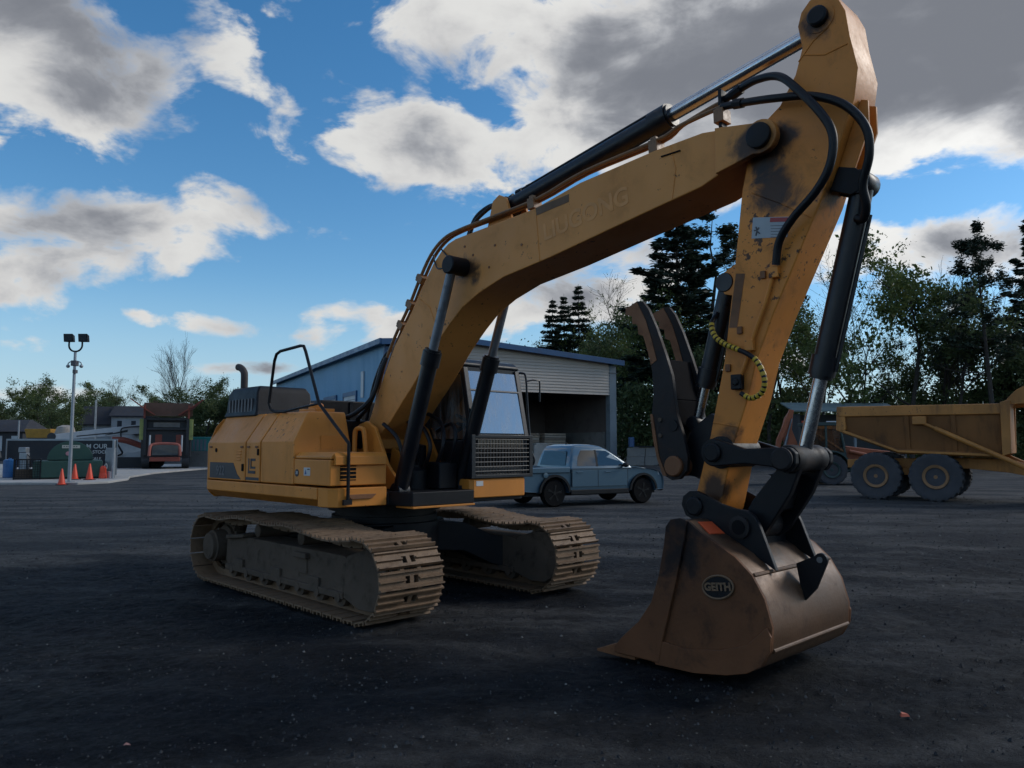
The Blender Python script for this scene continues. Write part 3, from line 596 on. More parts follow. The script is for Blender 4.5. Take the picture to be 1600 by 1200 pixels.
MB().lathe([(.11, -.215), (.13, -.212), (.13, .20), (.11, .205)], (4.93, 0, 1.66), 'y', 22).obj('link_boss', M_blk, ARM)
for y in (-.10, .07): MB().py([(5.83, 3.60), (5.90, 3.76), (6.02, 3.72), (6.09, 3.65), (6.07, 3.56), (5.98, 3.53)], y - .018, y + .018).obj('cylinder_lug', M_blk, ARM, .005)
for y in (-.09, .06): MB().py([(5.84, 3.62), (6.07, 4.22), (6.12, 4.20), (6.12, 4.0), (6.0, 3.7)], y - .012, y + .012).obj('stiffener', M_arm, ARM, .004)
ws = MB().py([(5.255, 3.50), (5.56, 3.44), (5.53, 3.29), (5.237, 3.335)], -.2035, -.2012).obj('warning_sign', plain('sign_pale', (.36, .40, .43), .4), ARM)
MB().py([(5.40, 3.467), (5.553, 3.437), (5.548, 3.405), (5.395, 3.433)], -.2055, -.2036).obj('sign_header', M_red, ws)
for k in range(5): z = 3.405 - .022 * k; MB().py([(5.40, z), (5.53 - .005 * k, z - .024), (5.53 - .005 * k, z - .028), (5.40, z - .004)], -.2050, -.2036).obj('sign_line', M_grey, ws)
MB().tube([(5.275, -.205, 3.35), (5.285, -.205, 3.385), (5.28, -.205, 3.42)], .006, 6).tube([(5.262, -.205, 3.395), (5.285, -.205, 3.39), (5.305, -.205, 3.41)], .005, 6).tube([(5.285, -.205, 3.385), (5.31, -.205, 3.36)], .005, 6).obj('sign_figure', M_grey, ws)
MB().py([(5.095, 3.08), (5.172, 3.066), (5.094, 2.645), (5.022, 2.652)], -.2026, -.2012).obj('worn_patch', paint('patch_arm', (.17, .075, .03), .6, amt=.5), ARM)
MB().tube([(5.425, -.225, 3.04), (5.355, -.225, 2.82), (5.252, -.225, 2.583), (5.170, -.225, 2.356), (5.115, -.225, 2.23)], .016, 8).obj('arm_pipe', M_arm, ARM)
for (x, z) in ((5.43, 3.03), (5.21, 2.49)): MB().box(x - .038, x + .038, -.25, -.201, z - .045, z + .045).obj('pipe_clamp', M_arm, ARM, .008)
for (x, z) in ((5.33, 3.03), (5.12, 2.62), (5.01, 2.33)): MB().box(x - .022, x + .022, -.22, -.201, z - .03, z + .03).obj('bolt_pad', M_edge, ARM, .005)
MB().box(5.055, 5.145, -.26, -.201, 2.15, 2.27).lathe([(.03, -.275), (.03, -.25)], (5.10, 0, 2.21), 'y', 10).obj('hose_block', M_blk, ARM, .015)
hp = smooth_path([(4.86, -.10, 2.80), (4.865, -.20, 2.70), (4.92, -.245, 2.59), (5.007, -.25, 2.519), (5.118, -.26, 2.468), (5.215, -.27, 2.419), (5.293, -.27, 2.353), (5.348, -.27, 2.227), (5.324, -.26, 2.121), (5.227, -.25, 2.077), (5.136, -.245, 2.12)], 6)
yh = MB().tube(hp, .019, 10).obj('thumb_hose', M_hose, ARM)
for i in list(range(6, 26, 2)) + list(range(34, 58, 2)): MB().tube(hp[i:i + 2] + [hp[i + 1] + (hp[i + 1] - hp[i]) * .25], .0225, 10).obj('hose_wrap', M_yhose, yh)
# bucket cylinder, links
cylinder('bucket_cylinder', (6.03, 3.62), (5.51, 1.615), .080, .052, 1.43, -.01, hw=.10)
for y in (-.30, .28): MB().py([(4.86 + .11 * math.cos(R(90 + 18 * i)) + .07, 1.66 + .11 * math.sin(R(90 + 18 * i))) for i in range(11)] + [(5.20, 1.575), (5.42, 1.555), (5.47, 1.53), (5.56, 1.52), (5.605, 1.58), (5.605, 1.66), (5.56, 1.70), (5.46, 1.70), (5.20, 1.69)], y - .03, y + .03).obj('idler_link', M_blk, EX, .012)
hl = MB()
for y in (-.19, .17): hl.py([(5.42, 1.56), (5.46, 1.68), (5.55, 1.68), (5.60, 1.58), (5.50, 1.35), (5.30, 1.06), (5.22, 1.0), (5.12, 1.02), (5.09, 1.12), (5.20, 1.30)], y - .035, y + .035)
hl.py([(5.33, 1.47), (5.44, 1.50), (5.35, 1.22), (5.22, 1.17)], -.16, .14)
HL = hl.obj('connecting_link', M_blk, EX, .012)
MB().lathe([(.07, -.36), (.085, -.35), (.085, -.335), (.075, -.33), (.075, .31), (.085, .315), (.085, .34), (.07, .35)], (5.51, -.01, 1.615), 'y', 20).obj('link_pin', M_thumb, HL)
MB().lathe([(.10, -.255), (.105, -.24), (.105, -.13), (.10, -.12), (.10, .10), (.105, .11), (.105, .22), (.10, .235)], (5.51, -.01, 1.615), 'y', 20).obj('link_bush', M_thumb, HL)
MB().lathe([(.09, -.2), (.10, -.19), (.10, .17), (.09, .18)], (5.165, -.01, 1.10), 'y', 20).obj('link_bush', M_thumb, HL)
# ---- bucket
BW0, BW1 = -.615, .655
SIDE = [(4.42, .045), (4.52, .42), (4.63, .72), (4.70, 1.06), (4.75, 1.135), (4.88, 1.145), (4.985, 1.07), (5.27, .915), (5.40, .80), (5.49, .65), (5.545, .46), (5.535, .30), (5.47, .19), (5.36, .12), (5.20, .075), (4.93, .035), (4.62, .028)]
SHELL = SIDE[4:] + [(4.34, .03)]
outer = SHELL; inner = []
for i, (x, z) in enumerate(SHELL):
    a = SHELL[max(i - 1, 0)]; c = SHELL[min(i + 1, len(SHELL) - 1)]; tx, tz = c[0] - a[0], c[1] - a[1]; l = math.hypot(tx, tz); inner.append((x + tz / l * .03, z - tx / l * .03))
bk = MB()
n_ = len(outer); ring0 = outer + inner[::-1]
bk.py(ring0, BW0 + .012, BW1 - .012)
BK = bk.obj('bucket', M_worn, EX, .006)
for y0, y1 in ((BW0 - .012, BW0 + .02), (BW1 - .02, BW1 + .012)):
    sp_ = MB().py(SIDE, y0, y1).obj('side_plate', M_rust, BK, .006)
    s_ = y0 if y0 < 0 else y1; e_ = -.016 if y0 < 0 else .016
    a_, b2 = sorted((s_, s_ + e_ * 1.6))
    # side cutter along the mouth, lower wear plate
    MB().py([(4.18, .05), (4.185, .10), (4.27, .19), (4.43, .333), (4.553, .50), (4.625, .704), (4.68, .955), (4.70, 1.093), (4.745, 1.15), (4.83, 1.165), (4.885, 1.15), (4.87, 1.02), (4.78, .66), (4.66, .24), (4.62, .05)], a_ - .004, b2 + .004).obj('side_cutter', M_rust, sp_, .008)
    MB().py([(4.56, .225), (4.85, .20), (5.15, .24), (5.36, .315), (5.515, .46), (5.545, .40), (5.535, .30), (5.47, .19), (5.36, .12), (5.20, .075), (4.93, .035), (4.58, .03)], a_, b2).obj('wear_plate', M_rust, sp_, .006)
MB().py([(4.36, .030), (4.36, .066), (4.20, .055), (4.18, .034)], BW0, BW1).obj('cutting_edge', M_rust, BK, .004)
for k in range(5):
    y = BW0 + .06 + k * (BW1 - BW0 - .12) / 4
    b_ = MB(); b_.loft([[(4.36, y - .06, .012), (4.36, y + .06, .012), (4.36, y + .06, .11), (4.36, y - .06, .11)], [(4.18, y - .055, .008), (4.18, y + .055, .008), (4.18, y + .055, .115), (4.18, y - .055, .115)], [(4.10, y - .045, .006), (4.10, y + .045, .006), (4.10, y + .045, .085), (4.10, y - .045, .085)], [(3.945, y - .03, .004), (3.945, y + .03, .004), (3.945, y + .03, .022), (3.945, y - .03, .022)]])
    b_.obj('tooth', M_edge, BK, .006)
EAR = [(4.645, 1.24), (4.66, 1.31), (4.72, 1.352), (4.79, 1.355), (4.87, 1.325), (5.0, 1.265), (5.12, 1.235), (5.22, 1.225), (5.28, 1.19), (5.32, 1.12), (5.445, .80), (5.27, .90), (4.98, 1.045), (4.86, 1.13), (4.76, 1.12), (4.68, 1.16)]
for y in (-.33, .33):
    er = MB().py(EAR, y - .022, y + .022).obj('ear', M_blk, BK, .008)
    s_ = -1 if y < 0 else 1
    MB().lathe([(.062, .0), (.085, .0), (.085, .025 * s_), (.062, .03 * s_)], (5.165, y + .022 * s_, 1.10), 'y', 22).obj('pin_collar', M_thumb, er)
    MB().lathe([(.055, .031 * s_), (.055, .033 * s_)], (5.165, y + .022 * s_, 1.10), 'y', 20).obj('bore_shade_disc', M_dark, er)  # dark disc set proud of the collar, painting the shade of its bore
    MB().lathe([(.05, .0), (.05, .02 * s_)], (4.745, y + .022 * s_, 1.255), 'y', 18).obj('pin_head', M_thumb, er)
MB().px([(-.30, .90), (.30, .90), (.30, 1.02), (-.30, 1.02)], 5.0, 5.2).obj('stiffener_box', M_blk, BK)
le = MB(); arc = [(5.64 + .05 * math.cos(R(a)), .875 + .05 * math.sin(R(a))) for a in range(150, -60, -30)]
le.py([(5.45, .83)] + arc + [(5.60, .66), (5.50, .55)], -.055, -.02).obj('lifting_eye', M_blk, BK, .005)
MB().lathe([(.022, -.062), (.022, -.012)], (5.635, 0, .875), 'y', 14).obj('eye_plug', plain('daylight_grey', (.16, .16, .16), .8), BK)  # solid grey plug; the bright view through the eye is painted on
for x, z in ((5.398, .795), (5.532, .295)): MB().lathe([(.016, BW0 + .02), (.016, BW1 - .02)], (x, 0, z), 'y', 10).obj('wear_strip', M_worn, BK)
bd = MB(); pr_ = [(5.135 + .125 * math.cos(R(10 * i)), .686 + .083 * math.sin(R(10 * i)) + .125 * math.cos(R(10 * i)) * .12) for i in range(36)]
BD = MB().py(pr_, BW0 - .022, BW0 - .011).obj('badge', M_blk, BK, .004)
MB().tube([(x, BW0 - .023, z) for x, z in pr_] + [(pr_[0][0], BW0 - .023, pr_[0][1])], .008, 6).obj('badge_rim', M_steel, BD)
o = link('lettering', text_mesh('GEITH', .078, .005, bold=.003), M_steel, BD); frame_matrix(o, (5.135, BW0 - .025, .686), (1, 0, .12), (-.12, 0, 1))
sp_or = MB().loft([[(4.90, -.52, 1.128), (5.02, -.55, 1.05), (5.04, -.37, 1.04), (4.92, -.36, 1.12)], [(4.905, -.52, 1.134), (5.025, -.55, 1.056), (5.045, -.37, 1.046), (4.925, -.36, 1.126)]]).obj('spray_mark', M_orange, BK)
# ---- thumb
TH = [(4.42, 1.47), (4.50, 1.43), (4.58, 1.44), (4.65, 1.51), (4.66, 1.62), (4.62, 1.80), (4.56, 1.98), (4.54, 2.12), (4.52, 2.30), (4.46, 2.48), (4.37, 2.72), (4.29, 2.89), (4.23, 2.965), (4.17, 2.975), (4.05, 2.925), (4.045, 2.87), (4.115, 2.845), (4.12, 2.78), (4.175, 2.765), (4.185, 2.68), (4.235, 2.66), (4.28, 2.52), (4.32, 2.36), (4.33, 2.15), (4.31, 1.98), (4.335, 1.76), (4.37, 1.60)]
tm = MB().box(4.40, 4.52, -.22, .14, 1.72, 2.10).py([(4.40, 2.1), (4.52, 2.1), (4.44, 2.45), (4.36, 2.42)], -.22, .14)
THB = tm.obj('thumb', plain('thumb_web', (.006, .006, .008), .85, spec=.08), EX, .01)
for y in (-.25, .15):
    tp_ = MB().py(TH, y - .022, y + .022).obj('claw_plate', M_thumb, THB, .006)
    s_ = -1 if y < 0 else 1
    MB().py([(x + .004, z) for x, z in [(4.05, 2.925), (4.045, 2.87), (4.115, 2.845), (4.12, 2.78), (4.175, 2.765), (4.185, 2.68), (4.235, 2.66), (4.28, 2.52), (4.31, 2.40), (4.37, 2.44), (4.32, 2.62), (4.26, 2.80), (4.17, 2.965)]], y - .028, y + .028).obj('tooth_edge', M_edge, tp_)
    MB().py([(4.30, 1.98), (4.325, 1.98), (4.385, 1.62), (4.46, 1.46), (4.42, 1.465), (4.365, 1.60), (4.328, 1.76)], y - .03, y + .03).obj('wear_edge', M_edge, tp_)
    for (x, z, r) in ((4.40, 1.93, .018), (4.40, 1.80, .018)): MB().lathe([(r, 0), (r, .014 * s_)], (x, y + .022 * s_, z), 'y', 10).obj('bolt', M_frame, tp_)
    MB().lathe([(.028, .0), (.045, .0), (.045, .012 * s_), (.028, .012 * s_)], (4.53, y + .022 * s_, 1.88), 'y', 16).obj('bushing', M_blk, tp_)
MB().lathe([(.075, -.31), (.085, -.30), (.085, .20), (.075, .21)], (4.535, 0, 1.545), 'y', 22).obj('pivot_pin', M_edge, THB)
MB().py([(4.52, 1.47), (4.86, 1.44), (4.90, 1.92), (4.80, 1.98), (4.62, 1.86), (4.50, 1.60)], -.14, .05).obj('thumb_bracket', M_blk, EX, .012)
cylinder('thumb_cylinder', (4.93, 3.05), (4.60, 1.90), .072, .042, .86, -.03, hw=.08)
MB().py([(5.06, 3.20), (4.90, 3.12), (4.86, 3.02), (4.93, 2.95), (5.04, 2.92)], -.10, .05).obj('thumb_lug', M_arm, EX, .006)
# ---- pipes and hoses along the boom
for k, y in enumerate((-.225, -.165)):
    pp = smooth_path([(.10, y, 2.25), (.24, y, 2.64), (.47, y, 3.02), (.78, y, 3.40), (.96, y, 3.66), (1.18, y, 3.93), (1.42, y, 4.08), (1.70, y, 4.13), (2.2, y, 4.155), (2.93, y, 4.20), (3.54, y, 4.315), (4.38, y, 4.375), (4.60, y, 4.43 + .03 * k), (4.86, y, 4.46 + .06 * k), (5.02, y, 4.47 + .075 * k)], 4)
    MB().tube(pp, .020, 8).obj('boom_pipe', M_pipe, EX)
for (x, z, a) in ((.62, 3.17, 52), (.80, 3.40, 52), (1.0, 3.68, 54), (2.85, 4.165, 4), (4.35, 4.33, 4), (5.0, 4.40, 2)):
    c_ = MB().box(-.045, .045, -.26, -.13, -.06, .055).box(-.03, .03, -.245, -.20, .05, .085).obj('pipe_clamp', M_pipe, BOOM, .006); c_.location = (x, 0, z); c_.rotation_euler = (0, -R(a), 0)
MB().box(4.99, 5.02, -.24, -.15, 4.30, 4.62).obj('pipe_stand', M_blk, BOOM, .005)
h1 = [(5.0, -.17, 4.545), (5.18, -.20, 4.58), (5.36, -.26, 4.57), (5.56, -.32, 4.50), (5.72, -.36, 4.33), (5.90, -.38, 4.08), (5.975, -.38, 3.90), (5.945, -.37, 3.70), (5.83, -.35, 3.54), (5.63, -.31, 3.39), (5.50, -.27, 3.25), (5.455, -.245, 3.08)]
MB().tube(smooth_path(h1, 6), .031, 12).obj('hydraulic_hose', M_hose, EX)
h2 = [(5.02, -.225, 4.47), (5.25, -.26, 4.42), (5.52, -.30, 4.35), (5.80, -.31, 4.27), (6.03, -.30, 4.13), (6.165, -.28, 3.93), (6.17, -.25, 3.74), (6.10, -.20, 3.56), (6.10, -.15, 3.42), (6.06, -.10, 3.34), (6.0, -.08, 3.36)]
MB().tube(smooth_path(h2, 6), .031, 12).obj('hydraulic_hose', M_hose, EX)
for (p0, p1) in (((5.08, -.18, 4.555), (5.18, -.20, 4.578)), ((5.14, -.24, 4.447), (5.22, -.255, 4.427))): MB().cyl(p0, p1, .042, n=8).obj('hose_fitting', M_blk, EX)
h3 = [[(1.42, .10, 4.0), (1.50, .10, 4.20), (1.62, .10, 4.36), (1.84, .09, 4.43), (2.10, .06, 4.41), (2.30, .04, 4.44)], [(1.66, -.05, 4.02), (1.74, -.05, 4.22), (1.98, -.05, 4.34), (2.2, -.05, 4.37)],
      [(-.12, -.30, 2.02), (.0, -.42, 2.05), (.16, -.38, 2.20), (.22, -.30, 2.45), (.24, -.25, 2.70), (.20, -.22, 2.62)], [(-.55, -.55, 2.02), (-.2, -.60, 2.04), (.10, -.55, 2.10), (.26, -.40, 2.30), (.30, -.30, 2.62), (.33, -.24, 2.80)],
      [(-.30, -.1, 2.04), (-.14, -.1, 2.5), (.10, -.10, 2.85), (.3, -.12, 2.92), (.42, -.16, 2.96)], [(1.32, -.29, 3.90), (1.36, -.30, 3.80), (1.50, -.36, 3.70), (1.72, -.40, 3.68)], [(1.44, -.285, 3.96), (1.56, -.30, 3.86), (1.74, -.36, 3.74), (1.82, -.40, 3.72)]]
for k, p in enumerate(h3): MB().tube(smooth_path(p, 6), .028 if k in (0, 2, 3) else .022 if k in (1, 4) else .009, 10).obj('hydraulic_hose', M_hose, EX)
for (x, z) in ((2.36, 4.45), (2.52, 4.47)): MB().cyl((x, .04, z), (x + .09, .04, z + .01), .04, n=8).obj('hose_fitting', M_blk, EX)
# ================================================================== vehicles
M_tyre = paint('tyre_rubber', (.066, .068, .076), .88, spec=.2, dirt=(.10, .092, .084), amt=.6, scale=6, bump=.2)
M_tyre_blk = plain('car_tyre', (.0045, .0045, .0055), .75, spec=.15)
M_rimblk = plain('black_rim', (.005, .005, .006), .35, spec=.4)
def blue_mat():
    m, gg, b, o = mat_new('blue_car_paint'); b.inputs['Base Color'].default_value = (.072, .135, .185, 1); b.inputs['Metallic'].default_value = .25
    b.inputs['Roughness'].default_value = .32; b.inputs['Coat Weight'].default_value = .8; b.inputs['Coat Roughness'].default_value = .05
    return m
M_blue = blue_mat()
M_trim = plain('black_trim', (.008, .009, .011), .55, spec=.3)
M_cglass = glass('car_glass', (.12, .15, .16), .07, .02, .02)
M_tail = plain('tail_lamp_red', (.28, .012, .015), .15)
M_lamp = plain('head_lamp', (.55, .58, .6), .12)
def arc(cx, cz, r, a0, a1, n=12): return [(cx + r * math.cos(R(a0 + (a1 - a0) * i / n)), cz + r * math.sin(R(a0 + (a1 - a0) * i / n))) for i in range(n + 1)]
def pickup():
    P = thing('pickup_truck', 'blue-grey crew cab pickup truck with black wheels parked behind the excavator', 'truck', (2.12, 23.50, 0), R(29.5))
    ra, fa = -1.59, 1.59; H = .93
    # lower body with wheel openings, sections across the width give the sides their curve
    low = [(-2.70, .52), (-2.72, .75), (-2.70, .98), (-1.02, .98), (-1.02, 1.08), (1.02, 1.08), (1.25, 1.10), (1.95, 1.03), (2.22, .96), (2.34, .84), (2.39, .62), (2.36, .42)] + [(2.06, .40)] + arc(fa, .39, .47, 0, 180)[0:13] + [(1.10, .40), (-1.10, .40)] + arc(ra, .39, .47, 0, 180) + [(-2.10, .42), (-2.6, .46)]
    def inset(prof, k):
        return [(x * (1 - .012 * k), .62 + (z - .62) * (1 - .05 * k)) for x, z in prof]
    rings = []
    for y, k in ((-H + .01, 1.6), (-H - .03, .6), (-H - .045, 0), (-H + .10, -.0), (H - .10, 0), (H + .045, 0), (H + .03, .6), (H - .01, 1.6)):
        rings.append([(x, y, z) for x, z in (low if k <= 0 else inset(low, k * .5))])
    B = MB().loft(rings).obj('body', M_blue, P, .02, 2)
    MB().box(-2.4, 2.2, -.74, .74, .30, .93).obj('chassis', M_trim, P)
    # hood
    hd = []
    for x, w, z in ((1.0, .84, 1.10), (1.4, .83, 1.115), (1.85, .80, 1.075), (2.15, .74, 1.00), (2.31, .66, .92)):
        hd.append([(x, -w, z - .10), (x, -w * .93, z - .015), (x, -w * .5, z + .025), (x, 0, z + .03), (x, w * .5, z + .025), (x, w * .93, z - .015), (x, w, z - .10)])
    MB().loft(hd).obj('hood', M_blue, P, .01)
    # cabin: belt outline to roof outline
    def sec(z, x0, x1, w, r=.16):
        pts = []
        for (cx, cy, a) in ((x1 - r, w - r, 0), (x0 + r * .5, w - r * .5, 90), (x0 + r * .5, -w + r * .5, 180), (x1 - r, -w + r, 270)):
            rr_ = r if cx > 0 else r * .5
            for i in range(5): t = R(a + 90 * i / 4); pts.append((cx + rr_ * math.cos(t), cy + rr_ * math.sin(t), z))
        return pts
    cabn = MB().loft([sec(1.05, -1.06, 1.34, .945), sec(1.12, -1.06, 1.24, .925), sec(1.40, -.98, .78, .865), sec(1.62, -.90, .42, .795), sec(1.72, -.82, .20, .735), sec(1.77, -.66, .0, .62), sec(1.785, -.5, -.15, .4)])
    C = cabn.obj('cabin', M_blue, P, 0, sharp=50)
    def side(prof, y_sign, off=.006):            # a pane lying on the sloped cabin side
        def yy(z): return (.925 + (z - 1.12) * (-.06 / .28)) if z < 1.40 else (.865 + (z - 1.40) * (-.07 / .22))
        return MB().loft([[(x, y_sign * (yy(z) + off - .02), z) for x, z in prof], [(x, y_sign * (yy(z) + off), z) for x, z in prof]])
    for s in (-1, 1):
        for pr in ([(-.80, 1.15), (-.12, 1.15), (-.12, 1.40), (-.12, 1.60), (-.60, 1.60), (-.74, 1.40)], [(-.06, 1.15), (.92, 1.15), (.62, 1.40), (.30, 1.585), (-.06, 1.60), (-.06, 1.40)]):
            side(pr, s).obj('side_window', M_cglass, C)
        side([(-.125, 1.14), (-.055, 1.14), (-.055, 1.40), (-.055, 1.61), (-.125, 1.61), (-.125, 1.40)], s, .009).obj('pillar_trim', M_trim, C)
        d_ = MB().box(-1.0, -.10, s * .972 - .006, s * .972 + .006, .56, 1.03).box(-.085, .98, s * .972 - .006, s * .972 + .006, .56, 1.03).obj('door_skin', M_blue, P, .004)
        for x in (-.75, .25): MB().box(x - .10, x + .10, s * .99 - .018, s * .99 + .018, .955, .99).obj('door_handle', M_blue, P, .008)
        MB().ball((.86, s * 1.06, 1.17), .10, 10, 6, .75).box(.82, .88, min(s * .9, s * 1.05), max(s * .9, s * 1.05), 1.12, 1.16).obj('door_mirror', M_trim, P)
        for xa in (ra, fa):
            a_o = arc(xa, .39, .53, 4, 176); a_i = arc(xa, .39, .465, 176, 4)
            MB().py(a_o + a_i, min(s * .955, s * 1.0), max(s * .955, s * 1.0)).obj('arch_trim', M_trim, P)
            w = MB().lathe([(.20, -.115), (.35, -.115), (.385, -.07), (.39, 0), (.385, .07), (.35, .115), (.20, .115)], (xa, s * .84, .39), 'y', 28).obj('wheel', M_tyre_blk, P)
            MB().lathe([(.04, .115), (.235, .10), (.235, -.10), (.04, -.115)], (xa, s * .845, .39), 'y', 24).obj('rim', M_dark, w)
            yo = s * .962
            sp = MB()
            for k in range(5):
                a = R(72 * k + 10)
                sp.loft([[(xa + r * math.cos(a + da), yo + dy_, .39 + r * math.sin(a + da)) for da, dy_ in ((-.14, 0), (.14, 0), (.14, -.03 * s), (-.14, -.03 * s))] for r in (.045, .235)])
            sp.lathe([(.05, 0), (.05, -.03 * s)], (xa, yo + .004 * s, .39), 'y', 12).obj('spokes', M_rimblk, w)
        # rear bed sides
        MB().py([(-2.70, .95), (-1.06, .95), (-1.06, 1.125), (-2.2, 1.12), (-2.70, 1.10)], min(s * .78, s * .968), max(s * .78, s * .968)).obj('bed_side', M_blue, P, .03, 3)
        MB().py([(-2.765, .74), (-2.66, .72), (-2.60, .90), (-2.62, 1.07), (-2.745, 1.07)], min(s * .87, s * .978), max(s * .87, s * .978)).obj('tail_lamp', M_tail, P, .02, 3)
        MB().loft([[(2.18, s * .90, .86), (2.30, s * .74, .86), (2.30, s * .74, .95), (2.16, s * .90, .97)], [(2.24, s * .94, .85), (2.39, s * .74, .85), (2.36, s * .74, .95), (2.20, s * .94, .97)]]).obj('head_lamp', M_lamp, P)
        MB().box(-1.05, 1.04, min(s * .90, s * .985), max(s * .90, s * .985), .33, .47).obj('rocker_trim', M_trim, P, .02)
    MB().loft([[(-2.70, -.78, .60), (-2.70, .78, .60), (-2.70, .78, 1.11), (-2.70, -.78, 1.11)], [(-2.755, -.80, .60), (-2.755, .80, .60), (-2.735, .80, 1.10), (-2.735, -.80, 1.10)]]).obj('tailgate', M_blue, P, .015)
    MB().box(-2.764, -2.758, -.26, .26, .70, .86).obj('number_plate', M_white, P)
    MB().box(-2.762, -2.745, -.16, .16, .98, 1.02).obj('tailgate_handle', M_trim, P, .005)
    for x in (-1.012, -.093, .992):
        for s in (-1, 1): MB().box(x - .006, x + .006, s * .9785 - .002, s * .9785 + .002, .55, 1.04).obj('panel_gap', M_trim, P)
    MB().box(-2.82, -2.6, -.94, .94, .38, .60).obj('rear_bumper', M_trim, P, .05, 3)
    MB().box(2.26, 2.46, -.88, .88, .36, .60).obj('front_bumper', M_trim, P, .05, 3)
    MB().loft([[(-1.045, -.70, 1.16), (-1.045, .70, 1.16), (-.935, .60, 1.58), (-.935, -.60, 1.58)], [(-1.065, -.70, 1.16), (-1.065, .70, 1.16), (-.955, .60, 1.58), (-.955, -.60, 1.58)]]).obj('rear_window', M_cglass, C)
    MB().loft([[(1.215, -.70, 1.16), (1.215, .70, 1.16), (.47, .56, 1.60), (.47, -.56, 1.60)], [(1.24, -.70, 1.16), (1.24, .70, 1.16), (.49, .56, 1.61), (.49, -.56, 1.61)]]).obj('windscreen', M_cglass, C)
    MB().box(-2.0, -1.2, .2, .24, 1.0, 1.02).lathe([(.05, 1.775), (.03, 1.80), (.005, 1.83)], (-.55, 0, 0), 'z', 8).obj('roof_antenna', M_trim, C)
    MB().box(-.55, .65, -.62, .62, .9, 1.25).obj('seats', M_trim, C, .05)
    MB().lathe([(.01, -.015), (.075, -.012), (.075, 0)], (-1.9, -.978, .90), 'y', 16).obj('fuel_flap', M_blue, P)
    return P
pickup()
# ---- articulated dump truck
M_dty = paint('dump_yellow', (.44, .185, .040), .5, dirt=(.13, .062, .026), amt=.75, scale=1.6, bump=.1, streak=True, chips=.7, var=.2)
M_dtd = paint('dump_yellow_shaded', (.215, .088, .022), .6, dirt=(.06, .030, .013), amt=.8, scale=1.4, bump=.12, streak=True, var=.2)  # darker copy of the dump yellow; shade of the leaning sides in the colour
def big_tyre(r, w, lugs=22, hub=.36):
    prof = [(hub * r / .78, -w * .36), (r * .80, -w * .50), (r * .93, -w * .48), (r * .965, -w * .40), (r * .965, w * .40), (r * .93, w * .48), (r * .80, w * .50), (hub * r / .78, w * .36)]
    b_ = MB().lathe(prof, (0, 0, 0), 'y', 40)
    for i in range(lugs):
        for s in (-1, 1):
            a = 2 * math.pi * (i + (.25 if s > 0 else -.25)) / lugs; da = .085
            rg_ = []
            for y, ro, sh in ((s * w * .50, .90, .0), (s * w * .46, .985, .0), (s * w * .05, 1.0, .10 * s)):
                rg_.append([(r * q_ * math.cos(a + e + sh), y, r * q_ * math.sin(a + e + sh)) for q_, e in ((ro - .07, -da), (ro, -da * .8), (ro, da * .8), (ro - .07, da))])
            b_.loft(rg_)
    return b_
DTY = big_tyre(.775, .58).mesh('tyre'); DTY.materials.append(M_tyre)
def rim_mb(r): return MB().lathe([(.01, .08), (r * .16, .08), (r * .22, .05), (r * .36, .04), (r * .40, -.04), (r * .66, -.05), (r * .74, .02), (r * .80, .11), (r * 1.0, .13), (r * 1.04, .10), (r * 1.04, -.10), (.01, -.10)], (0, 0, 0), 'y', 32)
DRIM = rim_mb(.365).mesh('rim'); DRIM.materials.append(paint('dusty_rim', (.27, .145, .065), .6, dirt=(.10, .07, .05), amt=.7, scale=5, bump=.1))
